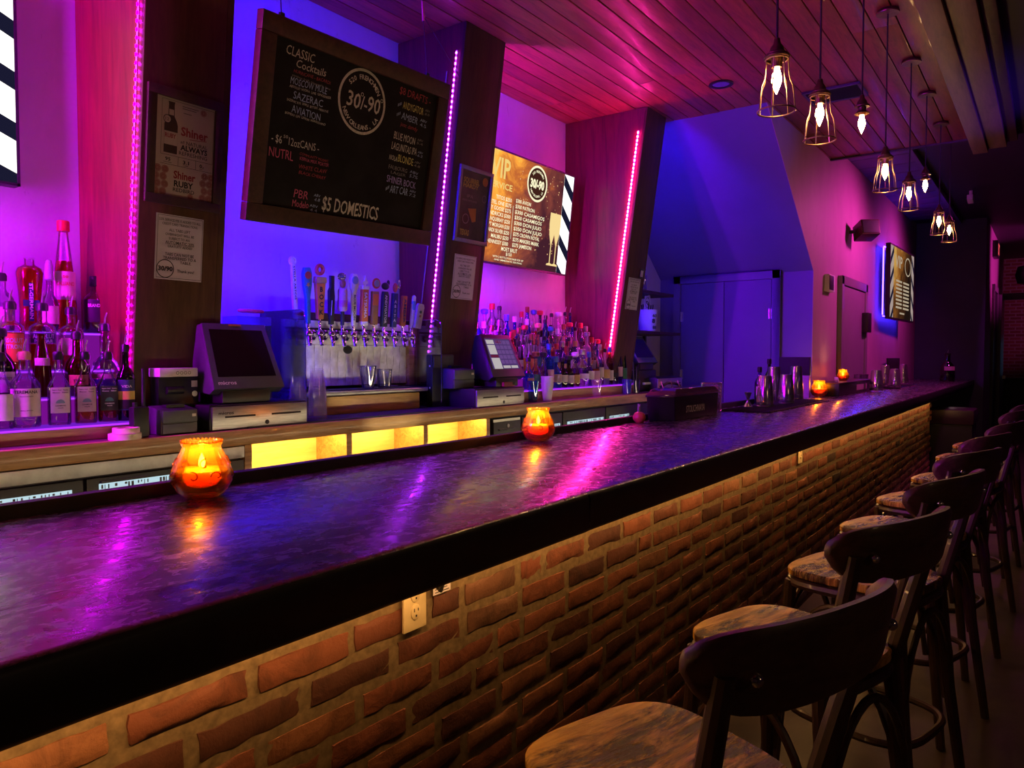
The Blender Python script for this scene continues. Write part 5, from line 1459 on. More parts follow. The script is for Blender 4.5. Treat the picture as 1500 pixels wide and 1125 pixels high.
def bottle(label, x, y, z, kind='round', R=.037, H=.29, gl='clear', lq='clear', fill=.5, lab=None, cap='pourer', capc='black', rz=None, text=(), group=None, n=18):
    t = thing('bottle', label, 'bottle', (x, y, z + .0008), (math.atan2(y, x) - PI / 2) * .75 if rz is None else rz, group)
    key = (kind, R, H); sq = SQ.get(kind, 0); prof = shape(kind, R, H)
    omat('glass_body', shared(('g',) + key, lambda: ringed(prof, n, sq).mesh('glass_body', 1.0)), GL[gl], t)
    if fill: omat('liquid', shared(('l', fill) + key, lambda: ringed(prof, n, sq, .0025, H * fill).mesh('liquid', 1.0)), LQ[lq], t)
    if lab:
        col, a, z0, z1 = lab
        rr = max(r for r, zz in prof if zz <= H * z1 + .01) if kind in ('round', 'square', 'vodka', 'squat', 'globe') else None
        if rr is None:
            zm = (z0 + z1) / 2 * H
            rr = [r0 + (r1 - r0) * (zm - q0) / (q1 - q0) for (r0, q0), (r1, q1) in zip(prof, prof[1:]) if q0 <= zm <= q1][0] * 1.04
        lo = omat('label', shared(('lab', a, z0, z1, rr) + key, lambda: label_patch(rr, a, H * z0, H * z1, sq).mesh('label', 1.0)), LBM[col], t)
        for (s, yy, w, h, mt) in text:
            mb = add_text(MB(), s, 0, H * yy, w, h, center=True, bold=.02)
            if w: pass
            xm = (min(v[0] for v in mb.v) + max(v[0] for v in mb.v)) / 2
            mb.v = [(a_ - xm, b_, c_) for a_, b_, c_ in mb.v]
            bend(mb, rr, sq).build('label_lettering', mt, t, smooth=0)
    rn = prof[-1][0]
    if cap == 'pourer':
        omat('pourer', shared(('p', rn, H), lambda: MB().lathe([(rn * 1.08, H - .008), (rn * 1.12, H + .012), (rn * .85, H + .022), (.0003, H + .024)], 14).mesh('pourer')), CAPM[capc], t)
        omat('pour_spout', shared(('s', rn, H), lambda: MB().tube([(0, 0, H + .02), (.002, -.002, H + .045), (.008, -.004, H + .066)], [.0042, .0036, .0028], 8).mesh('pour_spout')), M_steel, t)
    elif cap == 'cap':
        omat('cap', shared(('c', rn, H), lambda: MB().lathe([(rn * 1.15, H - .028), (rn * 1.2, H - .026), (rn * 1.2, H + .012), (rn * 1.05, H + .015), (.0003, H + .015)], 16).mesh('cap')), CAPM[capc], t)
    elif cap == 'tallcap':
        omat('cap', shared(('t', rn, H), lambda: MB().lathe([(rn * 1.1, H - .05), (rn * 1.4, H - .045), (rn * 1.2, H + .01), (rn * .8, H + .03), (.0003, H + .034)], 16).mesh('cap')), CAPM[capc], t)
    elif cap == 'knob':
        omat('cap', shared(('k', rn, H), lambda: MB().lathe([(rn * .9, H - .002), (rn * 1.7, H + .006), (rn * 1.75, H + .03), (rn * 1.2, H + .036), (.0003, H + .038)], 16).mesh('cap')), CAPM[capc], t)
    return t
def bx_at(u, v, y): return atY(u, v, y).x
yA, yB, yC, yD = 2.93, 3.045, 3.155, 3.28
zA, zB, zC_, zD = [q[2] for q in T1]
ink_, wht = M_ink, white_
# near bay, front step
bottle('clear spirit bottle cut by the photo edge, on the front step', bx_at(1, 560, yA), yA, zA, 'square', .040, .24, lab=('white', 1.6, .12, .50), fill=.45)
bottle('clear bottle with a broad cream lettered label, front step near bay', bx_at(36, 560, yA), yA, zA, 'round', .049, .245, lab=('cream', 2.2, .16, .56), fill=.14, capc='cork', text=(('TEREMANA', .49, .072, .011, ink_), ('TEQUILA BLANCO', .44, .040, .004, ink_), ('SMALL BATCH', .24, .036, .004, ink_)))
for u, nm, q, c, tcol in ((88, 'clear square bottle with a pale sand label, green crest', 'clear', 'cream', ink_), (127, 'square bottle of pale gold spirit with a sand label', 'gold', 'kraft', ink_), (160, 'square bottle of amber spirit with a black label', 'amber', 'black', wht)):
    x = bx_at(u, 560, yA)
    t = bottle(nm + ', front step', x, yA + .01, zA, 'square', .040, .245, lq=q, lab=(c, 1.5, .18, .56), fill=.42, text=(('CASAMIGOS', .28, .032, .005, tcol), ('tequila', .25, .018, .004, tcol), ('Agave Azul   Hecho', .515, .05, .0045, tcol), ('Mexico   750ml', .475, .046, .0045, tcol)))
    mb = MB(); 
    for k in range(7):
        a = PI * (k + .5) / 7; mb.add([(0, .245 * .325, 0), (.014 * math.cos(a - .16), .245 * .325 + .014 * math.sin(a - .16), 0), (.015 * math.cos(a + .16), .245 * .325 + .015 * math.sin(a + .16), 0)], [(0, 1, 2)])
    bend(mb, .040, .42).build('label_crest', cm('crest_green', (.05, .32, .22)), t, smooth=0)
t = bottle('dark slender bottle with a blue and yellow landscape label, front step end', bx_at(184, 560, yA - .005), yA - .005, zA, 'round', .034, .275, 'dark', 'dark', .4, lab=('navy', 2.0, .15, .58), text=(('VIDA', .47, .036, .010, wht),))
mb = label_patch(.034, 1.9, .275 * .30, .275 * .42, 0, 10, .0016); mb.build('label_band', yellow_, t, smooth=1)
mb = label_patch(.034, 1.9, .275 * .17, .275 * .30, 0, 10, .0016); mb.build('label_hill', ink_, t, smooth=1)
# second step
bottle('dark brown cognac bottle with a white label, second step', bx_at(2, 560, yB), yB, zB, 'squat', .046, .23, 'dark', 'dark', .4, lab=('white', 2.0, .10, .42), capc='black', text=(('HENNESSY', .30, .06, .010, ink_),))
bottle('narrow dark bottle of red spirit with a pale neck band, second step', bx_at(62, 560, yB), yB, zB, 'tall', .036, .235, 'amber', 'red', .6, lab=('pink', 2.0, .50, .62), cap='none')
bottle('dark round whiskey bottle with a small gold label, second step', bx_at(114, 560, yB), yB, zB, 'squat', .044, .225, 'amber', 'amber', .45, lab=('gold', 1.6, .18, .36), text=(('TEAU', .24, .04, .010, ink_),))
bottle('round globe bottle with a violet band, second step', bx_at(155, 560, yB), yB, zB, 'globe', .054, .26, 'clear', 'violet', .24, lab=('violet' if 'violet' in LBM else 'pink', 2.4, .25, .32))
# third step
bottle('clear vodka bottle with an orange citron label, third step', bx_at(16, 520, yC), yC, zC_, 'vodka', .047, .235, lq='orange', lab=('orange', 2.0, .14, .58), fill=.60, text=(('ABSOLUT', .44, .074, .016, wht), ('CITRON', .34, .062, .016, wht)))
bottle('clear vodka bottle with a navy band and red pepper print, third step', bx_at(63, 520, yC), yC, zC_, 'vodka', .047, .235, lq='red', lab=('navy', 2.0, .44, .60), fill=.42, text=(('ABSOLUT', .515, .074, .016, cm('print_lilac', (.5, .5, .8))), ('PEPPAR', .445, .062, .012, cm('print_lilac', (.5, .5, .8)))))
bottle('clear vodka bottle with a faint rose label, third step', bx_at(105, 520, yC), yC, zC_, 'vodka', .045, .225, lq='pink', lab=('pink', 2.0, .25, .55), fill=.5, text=(('ABSOLUT', .43, .07, .015, LBM['cream']),))
# top step
bottle('clear bottle with a pale oval label at the photo edge, top step', bx_at(3, 440, yD), yD, zD, 'round', .040, .20, lab=('pink', 1.6, .10, .45), fill=.3)
bottle('tall fluted bottle of red liqueur with a navy stripe label, top step', bx_at(44, 430, yD + .04), yD + .04, zD, 'flute', .049, .295, lq='red', lab=('navy', .42, .14, .66), fill=.86, cap='none', text=())
bottle('clear long necked bottle with a violet wax cap, top step', bx_at(76, 440, yD - .05), yD - .03, zD, 'globe', .036, .255, lq='clear', lab=('pink', 1.8, .12, .40), fill=.2, cap='tallcap', capc='violet')
bottle('very tall tapered bottle of orange red liqueur, top step', bx_at(94, 400, yD), yD, zD, 'tall', .046, .44, 'clear', 'red', .66, lab=('pink', 2.4, .30, .56), cap='cap', capc='red', text=(('GALLIANO', .43, .066, .016, CAPM['red']), ('50', .50, .02, .010, CAPM['red'])))
t = bottle('clear round shouldered gin bottle with a black label and black cap, against the pillar', bx_at(140, 450, 3.28), 3.28, 1.47 + .06, 'round', .048, .225, lq='clear', lab=('black', 2.2, .20, .62), fill=.3, cap='cap', text=(('BRANDON', .48, .066, .014, wht),))
# st germain letters vertical
for o in list(COL.objects):
    if o.get('label', '').startswith('tall fluted bottle'):
        mb = MB(); m = Matrix(((1, 0, 0, 0), (0, 0, -1, -.050), (0, 1, 0, 0), (0, 0, 0, 1))) @ Matrix.Translation((0, .19, 0)) @ Matrix.Rotation(-PI / 2, 4, 'Z')
        add_text(mb, 'ST-GERMAIN', 0, -.006, .14, .012, m, bold=.03); mb.build('label_lettering', wht, o, smooth=0)
        MB().bx(-.028, .028, -.0475, -.0462, .10, .125).build('label_crest', LBM['navy'], o)

# bay under the second television: four steps of bottles
rnd = random.Random(21)
ORD = ['first', 'second', 'third', 'fourth', 'fifth', 'sixth', 'seventh', 'eighth', 'ninth', 'tenth', 'eleventh', 'twelfth', 'thirteenth', 'fourteenth', 'fifteenth', 'sixteenth', 'seventeenth', 'eighteenth', 'nineteenth', 'twentieth']
STEP = ['front', 'second', 'third', 'top']
kinds = [('round', .036, .29), ('square', .036, .27), ('vodka', .036, .285), ('squat', .038, .245), ('tall', .034, .33), ('globe', .042, .27), ('round', .033, .31)]
looks = [('clear', 'clear', 'clear'), ('clear', 'clear', 'clear'), ('clear', 'clear', 'clear'), ('clear', 'gold', 'gold liquid'), ('clear', 'red', 'red liquid'), ('clear', 'amber', 'amber liquid'), ('amber', 'amber', 'brown glass'), ('dark', 'dark', 'dark glass'), ('blue', 'blue', 'blue glass'), ('frosted', 'clear', 'frosted'), ('clear', 'orange', 'orange liquid'), ('violet', 'violet', 'violet glass'), ('clear', 'pink', 'pink liquid'), ('green', 'dark', 'green glass')]
rows = [(yy_, zt, x0, x1) for (ya, yb, zt), x0, x1 in zip(T3, (4.20, 3.90, 3.885, 3.885), (5.70, 5.42, 5.42, 5.40)) for yy_ in [(ya + min(yb, ya + .11)) / 2 + (.02 if ya > 3.15 else 0)]]
fixed = {(0, 0): ('squat', .040, .20, 'clear', 'blue', 'blue liquid', 'black'), (0, 4): ('squat', .046, .215, 'blue', 'blue', 'squat blue glass', 'blue'), (0, 5): ('squat', .042, .20, 'dark', 'dark', 'dark glass oval labelled', 'black'), (0, 6): ('squat', .042, .20, 'dark', 'dark', 'dark glass cream labelled', 'black'), (0, 8): ('square', .052, .27, 'clear', 'clear', 'big clear white labelled', 'silver'),
         (1, 3): ('round', .036, .30, 'red', 'red', 'red glass', 'red'), (2, 4): ('round', .040, .33, 'blue', 'blue', 'tall blue glass', 'blue'), (3, 0): ('round', .036, .31, 'clear', 'clear', 'clear', 'black'), (3, 4): ('round', .044, .33, 'clear', 'clear', 'tall clear', 'red'), (3, 5): ('vodka', .038, .31, 'clear', 'clear', 'clear', 'black'), (3, 8): ('round', .034, .29, 'clear', 'red', 'red liquid', 'red'), (3, 12): ('round', .035, .27, 'dark', 'dark', 'dark glass', 'black'), (3, 14): ('globe', .055, .29, 'clear', 'clear', 'wide round clear', 'white')}
for r, (y, zt, x0, x1) in enumerate(rows):
    x = x0; k = 0
    while x < x1 - .03:
        if (r, k) in fixed:
            kd, R, H, g, l, nm, cc = fixed[(r, k)]
        else:
            kd, R, H = rnd.choice(kinds); g, l, nm = rnd.choice(looks); cc = rnd.choice(['black', 'black', 'black', 'red', 'gold', 'white', 'silver', 'blue', 'copper'])
        H = H + (0 if (r, k) in fixed else rnd.choice([-.02, 0, .02]))
        cp = 'pourer' if (cc == 'black' and rnd.random() < .75) else rnd.choice(['cap', 'cap', 'knob'])
        lc = rnd.choice(['cream', 'white', 'black', 'red', 'navy', 'pink', 'gold', 'kraft', 'green', 'orange'])
        if (r, k) in ((0, 5), (0, 6), (0, 8)): lc = 'white' if k == 8 else 'cream'
        a, z0, z1 = rnd.choice([(2.0, .14, .44), (2.0, .20, .46), (1.6, .12, .40), (2.2, .22, .36)])
        Rm = R * (1.12 if kd == 'square' else 1)
        bottle('%s bottle with %s %s, %s from the middle pillar on %s step' % (nm, cc, 'pourer' if cp == 'pourer' else 'cap', ORD[k], STEP[r]), x + Rm, y, zt, kd, R, H, g, l, rnd.choice([.25, .35, .45, .55]), (lc, a, z0, z1), cp, cc, rz=rnd.uniform(-.5, -.2), group='bottles under the second television', n=14)
        x += 2 * Rm + rnd.uniform(.004, .016); k += 1

# ================================================================== BAR TOP THINGS
# candles in orange relief glass jars
M_jar = glass('orange_jar_glass', (1.0, .60, .16), .98, .06, body=.2, bodyc=(1.0, .50, .08))
M_wax = plain('lit_orange_wax', (1.0, .50, .10), .5, var=.02, bmp=0)
_b = M_wax.node_tree.nodes['Principled BSDF']; _b.inputs['Subsurface Weight'].default_value = 1.0
_b.inputs['Subsurface Radius'].default_value = (1.0, .45, .12); _b.inputs['Subsurface Scale'].default_value = .16
def candle(label, x, y, z, s=1.0):
    t = thing('candle_jar', label, 'candle', (x, y, z), random.uniform(-.2, .2), None)
    prof = [(.0003, .002), (.040, .002), (.046, .004), (.062, .018), (.0755, .042), (.077, .060), (.070, .084), (.059, .108), (.050, .126), (.047, .134), (.051, .139), (.052, .145), (.048, .147)]
    inn = [(.045, .145), (.044, .132), (.055, .106), (.066, .083), (.073, .06), (.072, .042), (.058, .02), (.0003, .012)]
    S = Matrix.Scale(s, 4)
    MB().lathe(prof + inn, 36, S, cap=False).build('glass_jar', M_jar, t, smooth=1.0)
    bd = MB()
    for k in range(30):
        a = 2 * PI * k / 30; bd.sphere((.0495 * math.cos(a) * s, .0495 * math.sin(a) * s, .1485 * s), .0042 * s, 6, 4)
    bd.build('bead_rim', M_jar, t)['kind'] = 'stuff'
    rl = MB()
    def rad(z):
        for (r0, z0), (r1, z1) in zip(prof[1:], prof[2:]):
            if z0 <= z <= z1 and z1 > z0: return r0 + (r1 - r0) * (z - z0) / (z1 - z0)
        return .05
    for k in range(8):
        a0 = 2 * PI * k / 8
        for sg in (1, -1):
            pts = []
            for i in range(15):
                q = i / 14 * 4.6
                rr = .015 - .0026 * q
                aa = a0 + sg * .19 + (rr * math.cos(q + (1.2 if k % 2 else 0))) / .068 * sg
                zz = .078 + (.014 if sg > 0 else -.016) + rr * math.sin(q + (1.2 if k % 2 else 0))
                R = rad(zz) + .0008
                pts.append((R * math.cos(aa) * s, R * math.sin(aa) * s, zz * s))
            rl.tube(pts, .0020 * s, 5)
    rl.build('relief_scrolls', M_jar, t)
    MB().lathe([(.0003, .014), (.056, .022), (.070, .042), (.0715, .060), (.067, .074), (.0003, .075)], 28, S, cap=False).build('wax', M_wax, t)
    MB().lathe([(.0003, .076), (.006, .081), (.0085, .090), (.006, .102), (.0012, .114), (.0003, .116)], 12, S, cap=False).build('flame', G_flame, t)
    MB().tube([(0, 0, .07 * s), (0, 0, .082 * s)], .0012, 6).build('wick', M_ink, t)
    l = lamp('candle_light', 'POINT', (0, 0, .127 * s), 2.6 * s * s, (1.0, .55, .16), size=.008); l.parent = t
    return t
p = atZ(290, 727, BT); candle('orange relief glass candle jar, lit, nearest on the bar', p.x, p.y - .02, BT + .0005, .98)
p = atZ(780, 645, BT); candle('orange relief glass candle jar, lit, before the black drawer with a lock', p.x, p.y - .03, BT + .0005, .94)
p = atY(1200, 570, 1.70); candle('lit orange candle jar beyond the first group of steel tins', p.x, 1.70, BT + .0005, .98)

# garnish caddy
t = thing('garnish_caddy', 'black garnish caddy with white lettering and a clear lid on the bar', 'garnish box', (3.90, 1.70, BT + .0005))
GW, GD, GH = .70, .155, .135
oct_ = [(.0, .0), (GW - .03, 0), (GW, .04), (GW, GD), (.0, GD), (-.10, GD - .03), (-.06, .06)]
def octs(k): return [((x - GW / 2) * k + GW / 2, (y - GD / 2) * k + GD / 2) for x, y in oct_]
n = len(oct_)
mb = MB(); mb.add([(x, y, 0) for x, y in octs(.95)] + [(x, y, GH) for x, y in octs(1)], [tuple(range(n - 1, -1, -1)), tuple(range(n, 2 * n))] + [(i, (i + 1) % n, n + (i + 1) % n, n + i) for i in range(n)])
mb.build('tray', M_black, t, bevel=0.004)
mb = MB(); mb.add([(x, y, GH + .001) for x, y in octs(1.03)] + [(x, y, GH + .012) for x, y in octs(1.03)] + [(x, y, GH + .045) for x, y in octs(.86)], [tuple(range(n - 1, -1, -1)), tuple(range(2 * n, 3 * n))] + [(k * n + i, k * n + (i + 1) % n, (k + 1) * n + (i + 1) % n, (k + 1) * n + i) for k in (0, 1) for i in range(n)])
mb.build('lid', glass('caddy_lid', (.80, .62, .74), .75, .22, body=.35, bodyc=(.45, .30, .40)), t, bevel=0.003)
mb = MB(); add_text(mb, 'STOLICHNAYA', .13, .042, .28, .040, Matrix.Translation((0, -.0035, 0)) @ Matrix.Rotation(PI / 2 + .06, 4, 'X'), z=.003, bold=.02)
mb.v = [(x, y - .003, z) for x, y, z in mb.v]; mb.build('lettering', cm('bright_white_print', (.95, .95, .93)), t, smooth=0)
M_tan = cm('tan_card', (.62, .40, .20), .5)
for k, (x, a) in enumerate(((.04, .5), (.17, -.3), (.27, .4))):
    mb = MB(); mb.add([(x - .035, .07, GH + .047), (x + .035, .10, GH + .047), (x + .03, .12, GH + .08), (x, .095, GH + .062), (x - .03, .085, GH + .085), (x - .035, .075, GH + .05), (x + .035, .106, GH + .05), (x + .03, .127, GH + .083), (x, .101, GH + .065), (x - .03, .09, GH + .088)], [(0, 1, 2, 3, 4), (9, 8, 7, 6, 5), (0, 5, 6, 1), (1, 6, 7, 2), (2, 7, 8, 3), (3, 8, 9, 4), (4, 9, 5, 0)])
    mb.build('lid_tab', M_tan, t, label='folded tan tab on the lid')
MB().tube([(.02, .095, GH + .055), (.10, .09, GH + .075), (.22, .10, GH + .07), (.30, .10, GH + .055)], .008, 8).build('lid_handle', M_black, t)
p = atY(921, 606, 1.90)
t = thing('orange_jar', 'round orange jar with a pale folded napkin, at the end of the black caddy', 'jar', (3.70, 1.82, BT + .0005))
MB().lathe([(.0003, 0), (.018, 0), (.034, .018), (.036, .034), (.026, .054), (.012, .060), (.0003, .060)], 20, cap=False).build('jar', cm('terracotta', (.52, .16, .06), .4), t)
MB().add([(-.012, 0, .055), (.012, 0, .055), (.020, .004, .10), (.004, 0, .085), (-.018, -.004, .105), (-.012, .004, .055), (.012, .004, .055), (.020, .008, .10), (.004, .004, .085), (-.018, 0, .105)], [(0, 1, 2, 3, 4), (9, 8, 7, 6, 5), (0, 5, 6, 1), (1, 6, 7, 2), (2, 7, 8, 3), (3, 8, 9, 4), (4, 9, 5, 0)]).build('napkin', M_paper, t)
# ridged clear container
t = thing('straw_holder', 'tall dimpled clear container standing behind the black caddy', 'container', (4.68, 1.785, BT + .0005), .2)
M_dim = glass('dimpled_glass', (.9, .8, .95), .9, .25, body=.12, bodyc=(.7, .6, .75))
mb = MB(); vs = []; fs = []; N_ = 26; Hh = 16
for j in range(Hh + 1):
    for i in range(N_):
        a = 2 * PI * i / N_; k = (1 / max(abs(math.cos(a)), abs(math.sin(a)))) ** .5
        r = .062 * k * (.93 + .07 * j / Hh) + (.003 if (i + j) % 2 else -.003); vs.append((r * math.cos(a), r * math.sin(a), .004 + j * .185 / Hh))
for j in range(Hh):
    for i in range(N_): fs.append((j * N_ + i, j * N_ + (i + 1) % N_, (j + 1) * N_ + (i + 1) % N_, (j + 1) * N_ + i))
fs.append(tuple(range(N_ - 1, -1, -1)))
mb.add(vs, fs).build('dimpled_wall', M_dim, t, smooth=0)
MB().tube([(.066 * ((1 / max(abs(math.cos(a)), abs(math.sin(a)))) ** .5) * math.cos(a), .066 * ((1 / max(abs(math.cos(a)), abs(math.sin(a)))) ** .5) * math.sin(a), .19) for a in [2 * PI * i / 28 for i in range(28)]], .004, 6, True).build('rim', M_dim, t)
# bar mats
M_matprint = cm('mat_print', (.45, .28, .38), .6)
def barmat(label, x0, x1, y0, y1):
    t = thing('bar_mat', label, 'mat', (x0, y0, BT + .0005))
    W_, D_ = x1 - x0, y1 - y0
    MB().bx(0, W_, 0, D_, 0, .010).build('base', M_rubber, t, bevel=0.003)
    nb = MB()
    for i in range(int(W_ / .03)):
        nb.bx(i * .03 + .004, i * .03 + .012, .02, D_ - .02, .010, .014)
    nb.build('ribs', M_rubber, t)['kind'] = 'stuff'
    pr = MB(); x = .02; r = random.Random(3)
    while x < W_ - .05:
        w_ = r.uniform(.02, .05)
        if abs(x - W_ * .55) > .06: pr.bx(x, x + w_, -.0008, -.0002, .0025, .0085)
        x += w_ + .012
    pr.build('edge_print', M_matprint, t)['kind'] = 'stuff'
    return t
barmat('black ribbed bar mat with a pale printed front edge, under the first tins', 4.84, 6.42, 1.46, 1.78)
barmat('black ribbed bar mat under the further group of steel tins', 9.3, 10.5, 1.36, 1.72)
# shaker tins
def tin(label, x, y, z, R, H, group):
    t = thing('shaker_tin', label, 'cocktail tin', (x, y, z), 0, group)
    MB().lathe([(R * .98, 0), (R, .003), (R * .97, H * .2), (R * .74, H - .004), (R * .70, H), (.0003, H - .002)], 28).build('tin_wall', M_steelsh, t)
    MB().ring(R * .985, .0025, .003, 28, 6).build('rolled_rim', M_steelsh, t)
    MB().lathe([(R * .94, H * .30), (R * .955, H * .31), (R * .94, H * .32)], 28, cap=False).build('band', M_steelsh, t)
    return t
zt = BT + .0150
for u, v, y, R, H, lb in ((1121, 585, 1.62, .060, .215, 'short steel tin, front and nearest of the first group'), (1152, 585, 1.60, .060, .215, 'short steel tin, front and further of the first group'), (1134, 578, 1.745, .060, .27, 'tall steel tin, rear and nearest of the first group'), (1166, 578, 1.715, .060, .27, 'tall steel tin, rear and further of the first group')):
    x = atY(u, 560, y).x; tin(lb, x, y, zt, R, H, 'steel tins on the first mat')
for u, y, R, H, lb in ((1284, 1.46, .066, .21, 'short steel tin, front and nearest of the far group'), (1311, 1.45, .066, .21, 'short steel tin, front and further of the far group'), (1296, 1.60, .066, .25, 'tall steel tin, rear and nearest of the far group'), (1323, 1.58, .066, .25, 'tall steel tin, rear and further of the far group')):
    tin(lb, atY(u, 545, y).x, y, zt, R, H, 'steel tins on the far mat')
x = atY(1096, 570, 1.70).x
t = thing('jigger', 'silver hourglass jigger beside the first steel tins', 'jigger', (x, 1.70, zt))
MB().lathe([(.032, 0), (.030, .002), (.008, .045), (.008, .050), (.026, .10), (.024, .10), (.0003, .06)], 22).build('cups', M_steelsh, t)
x = atY(1113, 540, 1.80).x
bottle('dark bitters bottle with a pink rimmed black cap, behind the first tins', x, 1.80, BT + .0005 if True else 0, 'round', .038, .27, 'violet', 'dark', .6, ('pink', 2.0, .25, .5), 'cap', 'black')
x = atY(1127, 530, 1.81).x
bottle('tall dark bottle with a black cap, rear of the first tins', x, 1.81, BT + .0005, 'round', .036, .33, 'dark', 'dark', .6, ('black', 2.0, .25, .5), 'cap', 'black')
x = atY(1408, 545, 1.25).x
bottle('lone dark bottle with a pourer at the very far end of the bar', min(x, 12.8), 1.25, BT + .0005, 'squat', .10, .40, 'dark', 'dark', .6, ('pink', 1.6, .40, .55), 'pourer')
# far box with candle
t = thing('napkin_caddy', 'black open caddy on the far bar with a candle on its lid', 'caddy', (atY(1219, 560, 1.62).x, 1.56, BT + .0005))
MB().bx(0, 1.55, 0, .20, 0, .115).build('box', M_black, t, bevel=0.006)
MB().bx(-.02, 1.57, -.01, .21, .116, .124).build('lid', M_frame, t, bevel=0.003)
mb = MB()
add_text(mb, 'STOLI', .75, .03, .6, .05, Matrix.Rotation(PI / 2, 4, 'X'), z=.001, bold=.02) if False else mb.bx(.75, 1.25, -.002, -.001, .03, .085)
mb.build('front_print', M_matprint, t)
candle('small lit candle jar standing on the far black caddy', t.location.x + .62, 1.66, BT + .1255, .75)
mb = MB(); mb.add([(0, 0, 0), (.12, .02, 0), (.14, .03, .03), (.05, .02, .045), (-.02, .0, .02), (0, .03, 0), (.12, .05, 0), (.14, .06, .03), (.05, .05, .045), (-.02, .03, .02)], [(0, 1, 2, 3, 4), (9, 8, 7, 6, 5), (0, 5, 6, 1), (1, 6, 7, 2), (2, 7, 8, 3), (3, 8, 9, 4), (4, 9, 5, 0)])
o = tag(mb.build('folded_napkin', M_paper, None), 'pale folded napkin on the far black caddy', 'napkin'); o.location = (t.location.x + .25, 1.62, BT + .1255)
x = atY(1266, 540, 1.72).x
t = thing('straw_holder', 'dimpled clear container beside the far black caddy', 'container', (x, 1.755, BT + .0005))
MB().lathe([(.07, 0), (.075, .02), (.08, .16), (.077, .16), (.072, .02), (.0003, .01)], 20, cap=False).build('wall', M_dim, t, smooth=0)
MB().ring(.079, .004, .16, 20, 6).build('rim', M_dim, t)
# dark monitor back on a pale stand behind the first tins
x = atY(1164, 536, 1.90).x
a_, b_ = atX(1142, 523, 6.95), atX(1187, 550, 6.95)
t = thing('till_monitor', 'black square monitor back on a pale stand behind the steel tins', 'monitor', (6.95, 1.95, 0.0))
MB().bx(-.02, .02, b_.y - 1.95, a_.y - 1.95, b_.z, a_.z).build('panel', M_blackm, t, bevel=0.006)
MB().bx(-.015, .03, b_.y - 1.945, b_.y - 1.86, .9, b_.z).build('stand', cm('pale_stand', (.45, .32, .42), .5), t, bevel=0.004)
t = thing('till_monitor', 'black monitor back behind the far steel tins', 'monitor', (atY(1308, 525, 1.78).x, 1.76, BT + .0005))
MB().bx(-.45, .45, 0, .03, .17, .345).build('panel', M_blackm, t, bevel=0.006)
MB().bx(-.05, .05, .0, .03, 0, .17).build('stand', M_blackm, t)

# ================================================================== ALCOVE SHELVES
def shelf(label, z, x0, x1, y0, y1):
    t = thing('wall_shelf', label, 'shelf', (x0, y0, z))
    MB().bx(0, x1 - x0, 0, y1 - y0, -.028, 0).build('board', M_frame, t, bevel=0.003)
    MB().bx(.05, .08, (y1 - y0) - .03, y1 - y0, -.12, -.028).build('bracket', M_black, t)
    MB().bx(x1 - x0 - .08, x1 - x0 - .05, (y1 - y0) - .03, y1 - y0, -.12, -.028).build('bracket', M_black, t)
shelf('upper dark wooden shelf in the alcove past the last pillar', 2.045, 5.80, 6.88, 3.02, WY - .004)
shelf('lower dark wooden shelf in the alcove past the last pillar', 1.672, 5.80, 7.05, 3.02, WY - .004)
t = thing('paper_bucket', 'white paper bucket with black numbers holding cards on the alcove shelf', 'bucket', (6.46, 3.10, 1.673))
MB().lathe([(.0003, 0), (.075, 0), (.10, .20), (.097, .20), (.072, .004), (.0003, .004)], 24, cap=False).build('bucket', M_paper, t)
mb = MB(); add_text(mb, '88', -.05, .02, .045, .03, z=.0, bold=.03); add_text(mb, '8', -.055, .075, .03, .04, z=0, bold=.04); add_text(mb, '60', -.05, .13, .05, .03, z=0, bold=.03); bend(mb, .085, 0, .010).build('print', M_ink, t, smooth=0)
for k, (dx, a, zz) in enumerate(((-.05, .25, .17), (.045, -.2, .19))):
    mm = Matrix.Translation((dx, -.01 + k * .02, zz)) @ Matrix.Rotation(a, 4, 'Y') @ Matrix.Rotation(PI / 2, 4, 'X')
    c_ = MB().bx(-.06, .06, 0, .15, 0, .002, mm).build('number_card', M_paper, t)
    mb = MB(); add_text(mb, ['o', '35'][k], -.035, .085, .07, .045, mm, z=.003, bold=.03); mb.annulus(.045, .05, 20, mm @ Matrix.Translation((0, .10, .002))) if k == 0 else None
    mb.build('number', M_ink, c_, smooth=0)
for k in range(6):
    a = k; MB().tube([(.03 * math.cos(a), .03 * math.sin(a), .05), (.08 * math.cos(a), .05 * math.sin(a), .25)], .005, 5).build('marker', M_ink, t)
t = thing('steel_flask', 'slim shiny steel flask on the upper alcove shelf', 'flask', (6.37, 3.10, 2.046))
MB().lathe([(.03, 0), (.032, .004), (.032, .13), (.022, .16), (.020, .19), (.0003, .192)], 20).build('body', M_steelsh, t)
MB().lathe([(.023, .19), (.023, .205), (.0003, .207)], 16).build('cap', M_black, t)

